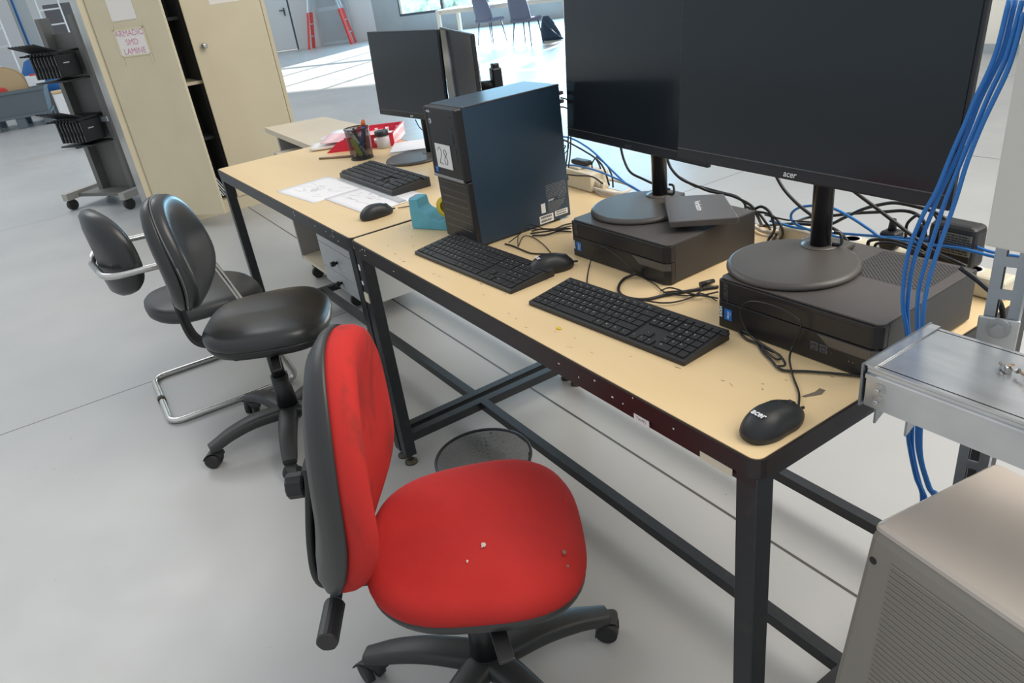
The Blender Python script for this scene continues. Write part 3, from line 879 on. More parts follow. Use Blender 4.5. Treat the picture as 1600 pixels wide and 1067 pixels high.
def magazine():
    t = thing('component_magazine', 'x', 'magazine', (0, 0, 0), 0)
    bm = B0()
    add_box(bm, (0, -0.05, 0.105), (0.024, 0.20, 0.17), bev=0.004)
    add_box(bm, (0, -0.02, 0.205), (0.026, 0.30, 0.018))
    obj('body', bm, 'keyblack', t)
    obj('lever', boxbm((0, -0.20, 0.250), (0.016, 0.20, 0.010), rot=Matrix.Rotation(-0.35, 3, 'X')), 'keyblack', t)
    obj('lever', boxbm((0, -0.17, 0.200), (0.014, 0.12, 0.012), rot=Matrix.Rotation(-0.1, 3, 'X')), 'keyblack', t)
    bm = B0()
    add_box(bm, (0, -0.152, 0.145), (0.010, 0.004, 0.07))
    add_box(bm, (0, -0.152, 0.050), (0.010, 0.004, 0.05))
    obj('rail_strip', bm, 'darksilver', t)
    obj('type_label', boxbm((0.0125, -0.07, 0.125), (0.001, 0.055, 0.008)), 'whitelabel', t)
    return t
mg = magazine()
cart.rotation_euler = (0, 0, 0.62)
cang = 0.62
ORD = ['leftmost', 'second from the left', 'third from the left', 'fourth from the left', 'fifth from the left', 'third from the right', 'second from the right', 'rightmost']
for tier, (zz, nm) in enumerate(((1.068, 'upper'), (0.558, 'lower'))):
    for k in range(8):
        lx, ly = 0.06 - 0.135 + k * 0.0385, -0.10
        x_ = cart.location.x + math.cos(cang) * lx - math.sin(cang) * ly
        y_ = cart.location.y + math.sin(cang) * lx + math.cos(cang) * ly
        lb = 'black upright magazine, %s in the %s tier of the wheeled rack' % (ORD[k], nm)
        if tier == 0 and k == 0:
            mg.location = (x_, y_, zz); mg.rotation_euler = (0, 0, cang); mg['label'] = lb; mg['group'] = 'magazines in the upper tier'
        else:
            dup(mg, (x_, y_, zz), cang, lb, 'magazines in the %s tier' % nm)

# ------------------------------------------------------------------ beige steel wardrobe
cab = thing('metal_cupboard', 'tall beige two-door steel cupboard with one door ajar', 'cupboard', (-4.02, -0.09, 0), 0)
cw, cd, ch = 1.22, 0.46, 1.98
obj('side_panel', boxbm((-cd / 2 - 0.0125, 0.012, ch / 2), (cd - 0.025, 0.024, ch)), 'beigeside', cab)
obj('side_panel', boxbm((-cd / 2 - 0.0125, cw - 0.012, ch / 2), (cd - 0.025, 0.024, ch)), 'beige', cab)
obj('back_panel', boxbm((-cd + 0.01, cw / 2, ch / 2), (0.02, cw - 0.05, ch)), 'inner_shade', cab)
obj('top_panel', boxbm((-cd / 2, cw / 2, ch - 0.012), (cd - 0.02, cw - 0.05, 0.024)), 'beige', cab)
obj('front_stile', boxbm((-0.012, 0.022, ch / 2), (0.024, 0.044, ch)), 'beige', cab)
obj('front_stile', boxbm((-0.012, cw - 0.014, ch / 2), (0.024, 0.028, ch)), 'beige', cab)
obj('plinth', boxbm((-cd / 2 + 0.02, cw / 2, 0.05), (cd - 0.02, cw - 0.05, 0.10)), 'beige', cab)
obj('divider', boxbm((-cd / 2 - 0.02, 0.63, ch / 2), (cd - 0.08, 0.02, ch - 0.15)), 'inner_shade', cab)
obj('shelf', boxbm((-cd / 2 - 0.02, cw / 2, 0.96), (cd - 0.06, cw - 0.06, 0.022)), 'beige', cab)
for z in (0.55, 1.40):
    obj('shelf', boxbm((-cd / 2 - 0.06, cw / 2, z), (cd - 0.16, cw - 0.06, 0.022)), 'inner_shade', cab)
bm = boxbm((0.0, 0.288, 1.03), (0.022, 0.576, 1.86), bev=0.003)
ld = obj('door', bm, 'beige', cab, (0.010, 0.050, 0), (0, 0, -0.855))
rd = obj('door', boxbm((0.0125, 0.905, 1.03), (0.022, 0.555, 1.86), bev=0.003), 'beige', cab)
bm = add_lathe(B0(), [(0.011, 0), (0.011, 0.02), (0.020, 0.026), (0.020, 0.05), (0.008, 0.055)], 18)
obj('knob', bm, 'chrome', rd, (0.022, 0.70, 1.20), (0, PI / 2, 0))
# signs on the ajar door (door plane: origin hinge, direction at 45 degrees)
hin = Vector((-4.02 + 0.010, -0.09 + 0.050, 0))
da = PI / 2 - 0.855
dd = Vector((math.cos(da), math.sin(da), 0))
dn = Vector((dd.y, -dd.x, 0))
def on_door(s, z, off=0.0125):
    p = hin + dd * s + dn * off
    return Vector((p.x, p.y, z))
def door_sheet(name, s0, s1, z0, z1, m, label, cat, off=0.0125, th=0.001):
    c = on_door((s0 + s1) / 2, (z0 + z1) / 2, off + th / 2)
    return tag(obj(name, boxbm((0, 0, 0), (s1 - s0, th, z1 - z0)), m, None, c, (0, 0, math.atan2(dd.y, dd.x))), label, cat)
p1 = door_sheet('paper_sign', 0.15, 0.395, 1.215, 1.385, 'signpaper', 'handwritten paper sign taped on the ajar cupboard door', 'sign')
for txt, z in (('ARMADIO', 1.355), ('SMD', 1.300), ('LAMINE', 1.244)):
    bmt = bake(text_bm(txt, 0.052), frame_mat((0, -0.0009, z - 1.30), (1, 0, 0), Z))
    obj('writing', bmt, 'marker', p1)
bm = B0()
add_box(bm, (-0.118, -0.0008, -0.012), (0.014, 0.0008, 0.25))
add_box(bm, (0.118, -0.0008, -0.012), (0.014, 0.0008, 0.25))
add_box(bm, (0, -0.0008, 0.082), (0.26, 0.0008, 0.013))
add_box(bm, (0, -0.0008, -0.082), (0.24, 0.0008, 0.010))
obj('masking_tape', bm, 'signtape', p1)
p2 = door_sheet('paper_sign', 0.17, 0.37, 1.435, 1.69, 'signpaper', 'blank white sheet above the handwritten sign on the ajar door', 'sign')
p3 = tag(obj('paper_sheet', boxbm((-3.997 + 0.0008, 0.84, 1.60), (0.0012, 0.21, 0.29)), 'signpaper'), 'sheet stuck high on the closed cupboard door', 'sheet')
# stencil panels leaning inside
for k in range(7):
    tag(obj('framed_stencil', boxbm((-4.14, 0.345 + 0.016 * k, 0.243), (0.20, 0.007, 0.26), rot=Matrix.Rotation(0.42, 3, 'X')), 'doorwhite' if k % 2 else 'wallgrey'),
        'thin white-edged stencil leaning in the bottom of the beige cupboard', 'stencil', 'stencils leaning in the cupboard')

# ================================================================== WORK TABLES
def work_table(L_, D_, label, maroon=False):
    """origin: front-left corner on the floor, x to the right, y to the back"""
    t = thing('work_table', label, 'table', (0, 0, 0), 0)
    bm = B0()
    add_prism(bm, rrect(L_ - 0.006, D_ - 0.006, 0.015, 6, 0.003, 0.003), H - 0.030, H)
    obj('tabletop', bm, 'laminate', t)
    # L-profile frame around the top: outer ring
    bm = B0()
    out = rrect(L_ + 0.004, D_ + 0.004, 0.02, 6, -0.002, -0.002)
    inn = rrect(L_ - 0.006, D_ - 0.006, 0.015, 6, 0.003, 0.003)
    z0, z1 = H - 0.032, H - 0.0015
    add_rings(bm, [[(x_, y_, z1) for x_, y_ in inn], [(x_, y_, z1 + 0.0006) for x_, y_ in out], [(x_, y_, z0) for x_, y_ in out],
                   [(x_, y_, z0) for x_, y_ in rrect(L_ - 0.05, D_ - 0.05, 0.01, 6, 0.025, 0.025)]], cap0=False, cap1=False, smooth=False)
    obj('edge_frame', bm, 'maroonmetal' if maroon else 'blackmetal', t)
    hz = H - 0.0405
    for nm, c, s in (('apron', (L_ / 2, 0.012, hz), (L_ - 0.01, 0.020, 0.017)), ('apron', (L_ / 2, D_ - 0.015, hz), (L_ - 0.01, 0.02, 0.017)),
                     ('apron', (0.016, D_ / 2, hz), (0.02, D_ - 0.07, 0.017)), ('apron', (L_ - 0.016, D_ / 2, hz), (0.02, D_ - 0.07, 0.017))):
        obj(nm, boxbm(c, s), 'maroonmetal' if maroon and c[1] < 0.02 else 'blackmetal', t)
    for x_ in (0.0215, L_ - 0.0215):
        for y_ in (0.0215, D_ - 0.0215):
            lg = obj('leg', boxbm((x_, y_, (H - 0.032 + 0.035) / 2), (0.038, 0.038, H - 0.032 - 0.035), bev=0.002, seg=1), 'blackmetal', t)
            bm = add_cyl(B0(), (x_, y_, 0.012), (x_, y_, 0.036), 0.006, n=10)
            add_lathe(bm, [(0.022, 0), (0.022, 0.006), (0.012, 0.014)], 20, (x_, y_, 0))
            obj('foot', bm, 'footmetal', lg)
    for x_ in (0.0215, L_ - 0.0215):
        obj('side_rail', boxbm((x_, D_ / 2, 0.10), (0.030, D_ - 0.08, 0.030)), 'blackmetal', t)
    obj('stretcher', boxbm((L_ / 2, 0.325, 0.10), (L_ - 0.073, 0.030, 0.030)), 'blackmetal', t)
    obj('back_rail', boxbm((L_ / 2, D_ - 0.0215, 0.10), (L_ - 0.081, 0.030, 0.030)), 'blackmetal', t)
    return t
TA = work_table(1.465, 0.755, 'tan-topped black steel work table carrying the big monitors, nearest the camera', True)
TB = work_table(1.505, 0.755, 'tan-topped black steel work table with papers and small monitors, farther one')
TB.rotation_euler = (0, 0, 0.012)
TB.location = (-1.5145, -0.018 + 0.0, 0)

# wear marks and stickers on the table
def flat_blob(name, cx, cy, pts, z, m, parent):
    bm = B0()
    vs = [bm.verts.new((cx + a, cy + b, z)) for a, b in pts]
    bm.faces.new(vs)
    return obj(name, bm, m, parent)
bm = B0()
rnd = random.Random(11)
marks = [(1.335, 0.168), (1.345, 0.155), (0.82, 0.03), (0.87, 0.022), (0.93, 0.05), (0.98, 0.06), (1.05, 0.045), (0.6, 0.08), (0.66, 0.05), (0.45, 0.035), (0.15, 0.05), (0.28, 0.025)]
for mx_, my_ in marks + [(rnd.uniform(0.1, 1.4), rnd.uniform(0.02, 0.26)) for _ in range(34)]:
    a = rnd.uniform(-0.5, 0.5)
    l_, w_ = rnd.uniform(0.002, 0.009), rnd.uniform(0.0005, 0.0016)
    t_ = bmesh.new()
    vs = [t_.verts.new((math.cos(k) * l_ * rnd.uniform(.7, 1), math.sin(k) * w_ * rnd.uniform(.6, 1), 0)) for k in [i * PI / 4 for i in range(8)]]
    t_.faces.new(vs)
    merge(bm, t_, Matrix.Translation((mx_, my_, H + 0.0003)) @ Matrix.Rotation(a, 4, 'Z'))
for pts in ([(0, 0), (0.022, 0.004), (0.030, 0.014), (0.024, 0.020), (0.016, 0.012), (-0.004, 0.003)],):
    t_ = bmesh.new()
    t_.faces.new([t_.verts.new((a * 1.2, b * 1.2, 0)) for a, b in pts])
    merge(bm, t_, Matrix.Translation((1.405, 0.180, H + 0.0003)) @ Matrix.Rotation(0.9, 4, 'Z'))
obj('scuff_marks', bm, 'dirt', TA)['kind'] = 'stuff'
st = obj('front_label', boxbm((1.232, -0.0028, 0.7605), (0.036, 0.001, 0.0125)), 'whitelabel', TA)
st['label'] = 'small white sticker reading TAMP2'
text_obj('lettering', 'TAMP2', 0.008, 'ink', (1.232, -0.0034, 0.7605), X, Z, st)
yl = obj('front_label', boxbm((1.392, -0.0028, 0.7605), (0.062, 0.001, 0.0135)), 'cream', TA)
yl['label'] = 'yellowed paper strip on the table edge'
bm = B0()
add_box(bm, (0.014, 0.0018, 0.715), (0.012, 0.001, 0.018))
add_box(bm, (0.012, 0.0018, 0.665), (0.012, 0.001, 0.012))
obj('leg_sticker', bm, 'whitelabel', TA)
obj('masking_tape', boxbm((0.0215, 0.0010, 0.620), (0.030, 0.003, 0.030)), 'cream', TA)
bm = B0()
rnd = random.Random(5)
for k in range(15):
    x_ = rnd.choice([rnd.uniform(0.0, 0.12), rnd.uniform(1.0, 1.45), rnd.uniform(0, 1.4)])
    add_box(bm, (x_, -0.0022, rnd.uniform(0.771, 0.796)), (rnd.uniform(0.0015, 0.006), 0.0008, rnd.uniform(0.001, 0.003)))
obj('paint_chips', bm, 'whitelabel', TA)
bm = B0()
for k in range(9):
    x_ = rnd.uniform(0.95, 1.45)
    add_box(bm, (x_, -0.0022, rnd.uniform(0.771, 0.796)), (rnd.uniform(0.002, 0.007), 0.0008, rnd.uniform(0.001, 0.004)))
obj('paint_chips', bm, 'whitelabel', TB)

# ------------------------------------------------------------------ side desk and drawer pedestal behind / under the far table
sd = thing('side_desk', 'pale side desk with a grey end panel beyond the papers table', 'desk', (0, 0, 0), 0)
bm = B0()
add_prism(bm, [(-2.384, 0.462), (-1.537, 0.432), (-1.537, 0.800), (-2.30, 0.790)], 0.772, 0.80)
obj('desktop', bm, 'laminate_pale', sd)
obj('end_panel', boxbm((-2.165, 0.625, 0.416), (0.025, 0.33, 0.711)), 'sidegrey', sd)
obj('end_panel', boxbm((-1.56, 0.765, 0.386), (0.025, 0.03, 0.771)), 'sidegrey', sd)
obj('foot_bar', boxbm((-2.165, 0.625, 0.031), (0.05, 0.31, 0.06)), 'blackmetal', sd)
obj('rear_panel', boxbm((-1.86, 0.772, 0.52), (0.58, 0.018, 0.50)), 'sidegrey', sd)

ped = thing('drawer_pedestal', 'grey three-drawer wheeled cabinet with an open bay under the papers table', 'drawer cabinet', (-2.035, 0.385, 0), 0)
pw, pd, ph, pz = 0.97, 0.30, 0.60, 0.118
bx = 0.445
for nm, c, s, m_ in (('side_panel', (0.01, pd / 2, pz + ph / 2), (0.02, pd, ph), 'sidegrey'),
                     ('side_panel', (pw - 0.01, pd / 2, pz + ph / 2 ), (0.02, pd, ph), 'drawergrey'),
                     ('middle_panel', (bx, pd / 2 + 0.01, pz + ph / 2), (0.018, pd - 0.02, ph - 0.04), 'sidegrey'),
                     ('bottom_board', (pw / 2, pd / 2, pz + 0.010), (pw - 0.04, pd, 0.020), 'laminate_pale'),
                     ('top_board', (pw / 2, pd / 2, pz + ph - 0.01), (pw - 0.04, pd, 0.020), 'laminate_pale'),
                     ('rear_panel', (pw / 2, pd - 0.006, pz + ph / 2), (pw - 0.04, 0.012, ph - 0.04), 'sidegrey')):
    obj(nm, boxbm(c, s), m_, ped)
for k, (z0, z1) in enumerate(((0.121, 0.200), (0.204, 0.330), (0.334, 0.500), (0.504, 0.715))):
    dw = obj('drawer', boxbm(((bx + pw) / 2 - 0.012, -0.010, (z0 + z1) / 2), (pw - bx - 0.03, 0.018, z1 - z0), bev=0.002), 'drawergrey', ped)
    zk = (z0 + z1) / 2
    bm = add_lathe(B0(), [(0.007, 0), (0.007, 0.012), (0.013, 0.014), (0.013, 0.032), (0.011, 0.034)], 16)
    bake(bm, Matrix.Translation(((bx + pw) / 2 - 0.03, -0.019, zk)) @ Matrix.Rotation(PI / 2, 4, 'X'))
    obj('knob', bm, 'keyblack', dw)
for x_ in (0.06, 0.63):
    for y_ in (0.05, pd - 0.05):
        bm = add_cyl(B0(), (x_ - 0.012, y_, 0.032), (x_ + 0.012, y_, 0.032), 0.032, n=16)
        add_cyl(bm, (x_, y_, 0.05), (x_, y_, 0.1215), 0.01, n=10)
        obj('caster', bm, 'rubber', ped)
kt = thing('key_tag', 'black and yellow key fob hanging at the top grey drawer', 'key fob', (-1.42, 0.358, 0.66), 0)
bm = B0(); add_box(bm, (0, -0.004, 0.0), (0.022, 0.014, 0.04), bev=0.003)
obj('body', bm, 'keyblack', kt)
obj('strip', boxbm((-0.012, -0.008, 0.012), (0.014, 0.014, 0.028), bev=0.003), 'yellow', kt)
obj('ring', add_tube(B0(), [(0, 0, 0.02), (0.004, 0, 0.03), (0, 0, 0.036), (-0.004, 0, 0.03), (0, 0, 0.02)], 0.001, 6), 'chrome', kt)

# ================================================================== KEYBOARDS
def keyboard(name, label, w, d, loc, rz, slim=True):
    t = thing(name, label, 'keyboard', loc, rz)
    h0, h1 = (0.009, 0.020) if slim else (0.020, 0.032)
    tilt = math.atan2(h1 - h0, d)
    bm = B0()
    prof = [(0, 0.0), (d, 0.0), (d, h1), (d - 0.004, h1 + 0.0015), (0.004, h0 + 0.001), (0, h0)]
    rings = []
    for x_ in (0.0, w):
        rings.append([(x_, a, b) for a, b in prof])
    add_rings(bm, rings, smooth=False)
    obj('body', bm, 'keybody', t, bevel=0.0012)
    rows = [
        (0.0, [1] * 16 + [('g', .25)] + [1] * 4),
        (1.0, [1] * 13 + [2] + [('g', .25)] + [1] * 3 + [('g', .25)] + [1] * 4),
        (2.0, [1.5] + [1] * 12 + [1.5] + [('g', .25)] + [1] * 3 + [('g', .25)] + [1] * 4),
        (3.0, [1.75] + [1] * 12 + [1.25] + [('g', 3.5)] + [1] * 4),
        (4.0, [1.25] + [1] * 11 + [2.75] + [('g', 1.25)] + [1] + [('g', 1.25)] + [1] * 4),
        (5.0, [1.25, 1.25, 1.25, 6.25, 1.25, 1.25, 1.25, 1.25] + [('g', .25)] + [1] * 3 + [('g', .25)] + [2, 1, 1]),
    ]
    rows[0] = (0.0, [1.06] + [1.07] * 13 + [1.03] + [('g', .25)] + [1] * 3 + [('g', .25)] + [1] * 4)
    leg_ = [
        ['Esc'] + ['F%d' % i for i in range(1, 13)] + ['', '', '', '', '', '', '', '', ''],
        ['\\', '1', '2', '3', '4', '5', '6', '7', '8', '9', '0', "'", 'i', '<', 'Ins', 'H', 'P', 'N', '/', '*', '-'],
        ['T', 'Q', 'W', 'E', 'R', 'T', 'Y', 'U', 'I', 'O', 'P', 'e', '+', '', 'D', 'E', 'P', '7', '8', '9', '+'],
        ['', 'A', 'S', 'D', 'F', 'G', 'H', 'J', 'K', 'L', 'o', 'a', 'u', '', '4', '5', '6', ''],
        ['', '<', 'Z', 'X', 'C', 'V', 'B', 'N', 'M', ',', '.', '-', '', '^', '1', '2', '3', ''],
        ['c', 'w', 'a', '', 'g', 'w', 'm', 'c', '<', 'v', '>', '0', '.', ''],
    ]
    U = (w - 0.012) / 22.5
    V = (d - 0.012) / 6.05
    kh = 0.0028 if slim else 0.006
    rotm = Matrix.Rotation(tilt, 4, 'X')
    for ri, (row, units) in enumerate(rows):
        xcur = 0.0
        ki = 0
        for un_ in units:
            if isinstance(un_, tuple):
                xcur += un_[1]
                continue
            cx = 0.006 + (xcur + un_ / 2) * U
            kv = V * (0.72 if ri == 0 else 1.0)
            cy = d - 0.007 - (row + 0.5) * V - (0.14 * V if ri == 0 else 0)
            kw = un_ * U - 0.0022
            kd = kv - 0.0022
            kb_ = B0()
            top = 0.0006 if slim else 0.0022
            add_rings(kb_, [[(sx * (kw / 2), sy * (kd / 2), -0.0005) for sx, sy in ((-1, -1), (1, -1), (1, 1), (-1, 1))],
                            [(sx * (kw / 2 - top * .6), sy * (kd / 2 - top * .6), kh - 0.0004) for sx, sy in ((-1, -1), (1, -1), (1, 1), (-1, 1))],
                            [(sx * (kw / 2 - top * .6 - .0006), sy * (kd / 2 - top * .6 - .0006), kh) for sx, sy in ((-1, -1), (1, -1), (1, 1), (-1, 1))]], smooth=False)
            txt = leg_[ri][ki] if ki < len(leg_[ri]) else ''
            if txt and name:
                tb = text_bm(txt, 0.0055 if len(txt) == 1 else 0.0038)
                merge(kb_, tb, Matrix.Translation((-kw * 0.18, kd * 0.12, kh + 0.0001)), 1)
            zc = h0 + 0.001 + cy * (h1 + 0.0005 - h0) / d
            fm = Matrix.Translation((cx, cy, zc + 0.0006)) @ rotm
            for fx in kb_.faces:
                pass
            o = obj('key', kb_, ['keyblack', 'legend'], t)
            o.matrix_local = fm
            xcur += un_
            ki += 1
    return t

def kb_obj(bm_or, *a):
    pass

kA = keyboard('computer_keyboard', 'slim black keyboard lying in front of the black tower with the 28 label', 0.425, 0.128, (0.283, 0.068, H), 0.060)
kB = keyboard('computer_keyboard', 'slim black keyboard nearest the camera, below the left desktop computer', 0.422, 0.125, (0.785, 0.088, H), 0.082)
kC = keyboard('computer_keyboard', 'thick black keyboard on the farther table beside the papers and ruler', 0.455, 0.150, (-0.755, 0.272, H), 0.020, slim=False)
bm = B0()
add_lathe(bm, [(0.006, 0.0005), (0.005, 0.003), (0.001, 0.004)], 9)
bmesh.ops.scale(bm, vec=(1.2, 0.8, 1), verts=bm.verts)
tag(obj('foam_crumb', bm, 'penorange', None, (0.925, 0.063, H)), 'tiny orange-yellow crumb below the nearest keyboard', 'crumb')
bpy.data.objects['foam_crumb'].data.materials[0] = MT['yellow']

# ================================================================== MICE
def mouse(name, label, loc, rz, logo=True, L_=0.112, Wd=0.062, Hh=0.041):
    """front (cord end) towards +y"""
    t = thing(name, label, 'mouse', loc, rz)
    n, m_ = 36, 14
    def outline(a, s):
        ca, sa = math.cos(a), math.sin(a)
        e = 2 / 2.5
        x_ = Wd / 2 * math.copysign(abs(ca) ** e, ca)
        y_ = L_ / 2 * math.copysign(abs(sa) ** (2 / 2.2), sa)
        wv = 1 - 0.10 * math.exp(-((y_ - 0.004) / 0.02) ** 2) - 0.12 * max(0, y_ / (L_ / 2)) ** 2
        return x_ * s * wv, y_ * s
    def top(y_, s):
        k = y_ / (L_ / 2)
        base = 0.62 + 0.38 * math.cos((k + 0.22) * 1.25)
        return 0.010 + (Hh - 0.010) * base * (1 - s ** 3.2) ** 0.62
    bm = B0()
    rings = [[(*outline(2 * PI * i / n, 0.93), 0.0) for i in range(n)],
             [(*outline(2 * PI * i / n, 0.985), 0.004) for i in range(n)],
             [(*outline(2 * PI * i / n, 1.0), 0.010) for i in range(n)]]
    for j in range(1, m_):
        s = math.cos(j / m_ * PI / 2)
        ring = []
        for i in range(n):
            x_, y_ = outline(2 * PI * i / n, s)
            ring.append((x_, y_, top(y_, s)))
        rings.append(ring)
    add_rings(bm, rings)
    obj('shell', bm, 'keyblack', t)
    zt = lambda y_: top(y_, min(0.999, abs(y_) / (L_ / 2)))
    bm = B0()
    for s in (-1, 1):
        pts = [(s * 0.006, y_, zt(y_) - 0.0004) for y_ in (0.050, 0.040, 0.028, 0.016)]
        add_tube(bm, pts, 0.0007, 6)
    add_tube(bm, [(-0.006, 0.016, zt(0.016) - 0.0004), (0, 0.013, zt(0.013) - 0.0002), (0.006, 0.016, zt(0.016) - 0.0004)], 0.0007, 6)
    obj('button_seam', bm, 'rubber', t)
    obj('scroll_wheel', add_cyl(B0(), (-0.004, 0.036, zt(0.036) - 0.0058), (0.004, 0.036, zt(0.036) - 0.0058), 0.0075, n=24), 'rubber', t)
    obj('cord_relief', add_cyl(B0(), (0, L_ / 2 - 0.006, 0.010), (0, L_ / 2 + 0.010, 0.008), 0.0032, 0.0024, 12), 'rubber', t)
    if logo:
        y0 = -0.030
        z0 = zt(y0)
        slope = (zt(y0 + 0.01) - zt(y0 - 0.01)) / 0.02
        text_obj('logo', 'acer', 0.0135, 'logo', (0, y0, z0 + 0.0016), X, Vector((0, 1, slope)), t, shear=0.25, bold=0.0004)
    return t
mouse('computer_mouse', 'black mouse near the front corner of the table, closest to the camera', (1.425, 0.080, H), -0.05)
mouse('computer_mouse', 'black mouse touching the right end of the keyboard by the black tower', (0.665, 0.238, H), -0.30)
mouse('computer_mouse', 'black mouse at the corner of the papers on the farther table', (-0.142, 0.150, H), 0.05, logo=False)

# ================================================================== COMPUTERS
def panel_lines(bm, x0, x1, y, z, n, dz, hh, rnd):
    pass

tw = thing('tower_computer', 'black tower computer with a handwritten 28 label', 'computer', (0.232, 0.188, H), 0.010)
w_, d_, h_ = 0.159, 0.322, 0.360
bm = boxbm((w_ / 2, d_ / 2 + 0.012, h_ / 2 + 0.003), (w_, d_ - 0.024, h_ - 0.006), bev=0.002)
cs = obj('case', bm, 'tower_haze', tw)
bm = boxbm((w_ / 2, d_ / 2 + 0.012, h_ - 0.0025), (w_ + 0.001, d_ - 0.024, 0.004), bev=0.001)
obj('top_cover', bm, 'towertop', tw)
bm = boxbm((w_ / 2, 0.014, 0.268), (w_ - 0.002, 0.026, 0.180), bev=0.004)
fb = obj('front_bezel', bm, 'pcblack', tw)
obj('trim_strip', boxbm((w_ / 2, 0.004, 0.181), (w_ - 0.008, 0.010, 0.007), rot=Matrix.Rotation(0.0, 3, 'X'), bev=0.001), 'silver', tw)
bm = boxbm((w_ / 2, 0.018, 0.092), (w_ - 0.002, 0.018, 0.168), bev=0.003)
for k in range(7):
    add_box(bm, (w_ / 2 + 0.002, 0.0125, 0.036 + 0.0205 * k), (w_ - 0.026, 0.005, 0.019), rot=Matrix.Rotation(0.20, 3, 'X'), bev=0.001)
lg = obj('grille', bm, 'pcblack', tw)
obj('inner_trim', boxbm((0.014, 0.0008, 0.268), (0.0015, 0.001, 0.170)), 'ink', fb)
for k in range(4):
    obj('foot', boxbm((0.02 + 0.12 * (k % 2), 0.04 + 0.24 * (k // 2), 0.0015), (0.02, 0.02, 0.003)), 'rubber', tw)
nl = obj('number_label', boxbm((0.0735, 0.0003, 0.236), (0.078, 0.0008, 0.062)), 'whitelabel', tw)
nl['label'] = 'white sticker with the handwritten number 28'
def stroke(bm, pts, r_, org=(0, 0, 0)):
    add_tube(bm, [(org[0] + a, org[1], org[2] + b) for a, b in pts], r_, 6)
bm = B0()
o2 = (0.052, -0.0004, 0.236)
stroke(bm, [(-0.004, 0.014), (0.001, 0.021), (0.009, 0.021), (0.013, 0.012), (0.009, 0.000), (0.002, -0.012), (-0.003, -0.020)], 0.0007, o2)
stroke(bm, [(-0.003, -0.020), (0.006, -0.018), (0.015, -0.021)], 0.0007, o2)
o3 = (0.083, -0.0004, 0.236)
stroke(bm, [(0.006, 0.016), (-0.001, 0.018), (-0.005, 0.012), (-0.002, 0.004), (0.005, -0.002), (0.009, -0.010), (0.006, -0.018), (-0.001, -0.020), (-0.006, -0.014), (-0.004, -0.005), (0.003, 0.002), (0.008, 0.009), (0.006, 0.016)], 0.0007, o3)
obj('handwriting', bm, 'ink', nl)
pb = obj('power_button', bake(add_lathe(B0(), [(0.0065, 0), (0.0065, 0.0012), (0.004, 0.0014)], 24), Matrix.Translation((0.030, 0.001, 0.322)) @ Matrix.Rotation(PI / 2, 4, 'X')), 'logo', tw)
bm = bake(add_lathe(B0(), [(0.0030, 0), (0.0042, 0), (0.0042, 0.0004), (0.0030, 0.0004)], 20), Matrix.Translation((0.030, -0.0006, 0.322)) @ Matrix.Rotation(PI / 2, 4, 'X'))
add_box(bm, (0.030, -0.0008, 0.3255), (0.0012, 0.0004, 0.005))
obj('power_symbol', bm, 'greyprint', pb)
text_obj('hdmi_mark', 'HDMI', 0.0075, 'logo', (0.026, 0.0004, 0.346), X, Z, tw, bold=0.0003)
text_obj('altos_mark', 'ALTOS', 0.0115, 'silver', (0.095, 0.0085, 0.018), X, Z, tw, bold=0.0004, spacing=1.1)
bm = B0()
add_box(bm, (0.136, 0.0008, 0.338), (0.003, 0.001, 0.003))
add_box(bm, (0.138, 0.0008, 0.312), (0.003, 0.001, 0.003))
add_box(bm, (0.136, 0.0008, 0.285), (0.0025, 0.001, 0.024))
obj('slot', bm, 'ink', tw)
for z in (0.255, 0.233):
    obj('usb_port', boxbm((0.139, 0.0008, z), (0.007, 0.001, 0.014)), 'ink', tw)
ic = obj('chip_sticker', boxbm((0.026, 0.0006, 0.198), (0.014, 0.001, 0.014)), 'intelblue', tw)
text_obj('print', 'intel', 0.0045, 'logo', (0.026, 0.0, 0.201), X, Z, ic)
# rear labels on the right side panel
xs = w_ + 0.0004
bm = B0()
rnd = random.Random(2)
for k in range(9):
    y_ = 0.245
    z_ = 0.108 - k * 0.0042
    while y_ < 0.312:
        l_ = rnd.uniform(0.004, 0.018)
        l_ = min(l_, 0.314 - y_)
        add_box(bm, (xs, y_ + l_ / 2, z_), (0.0004, l_, 0.0017))
        y_ += l_ + 0.0016
for k in range(11):
    y_ = 0.247
    z_ = 0.060 - k * 0.0026
    e = 0.30 if k < 3 else 0.314 - 0.004 * k
    while y_ < e:
        l_ = rnd.uniform(0.003, 0.014)
        add_box(bm, (xs, y_ + l_ / 2, z_), (0.0004, l_, 0.0012))
        y_ += l_ + 0.0014
obj('rating_print', bm, 'greyprint', tw)
text_obj('maker_mark', 'acer', 0.011, 'logo', (xs + 0.0002, 0.259, 0.0675), Y, Z, tw, shear=0.25, bold=0.0002)
text_obj('safety_marks', 'CE UK', 0.009, 'greyprint', (xs + 0.0002, 0.296, 0.068), Y, Z, tw, bold=0.0002)
def barcode(y0, y1, z0, z1, parent):
    s = obj('barcode_label', boxbm((xs, (y0 + y1) / 2, (z0 + z1) / 2), (0.0006, y1 - y0, z1 - z0)), 'whitelabel', parent)
    bm = B0()
    rr = random.Random(int(y0 * 1e4))
    for zz in ((z0 * .7 + z1 * .3), (z0 * .25 + z1 * .75)):
        y_ = y0 + 0.005
        while y_ < y1 - 0.006:
            l_ = rr.uniform(0.0005, 0.0014)
            add_box(bm, (xs + 0.0005, y_, zz), (0.0003, l_, (z1 - z0) * 0.28))
            y_ += l_ + rr.uniform(0.0006, 0.0014)
    obj('bars', bm, 'ink', s)
barcode(0.215, 0.262, 0.008, 0.030, tw)
barcode(0.268, 0.312, 0.016, 0.031, tw)
obj('seal_label', boxbm((xs, 0.231, 0.050), (0.0006, 0.014, 0.026)), 'whitelabel', tw)
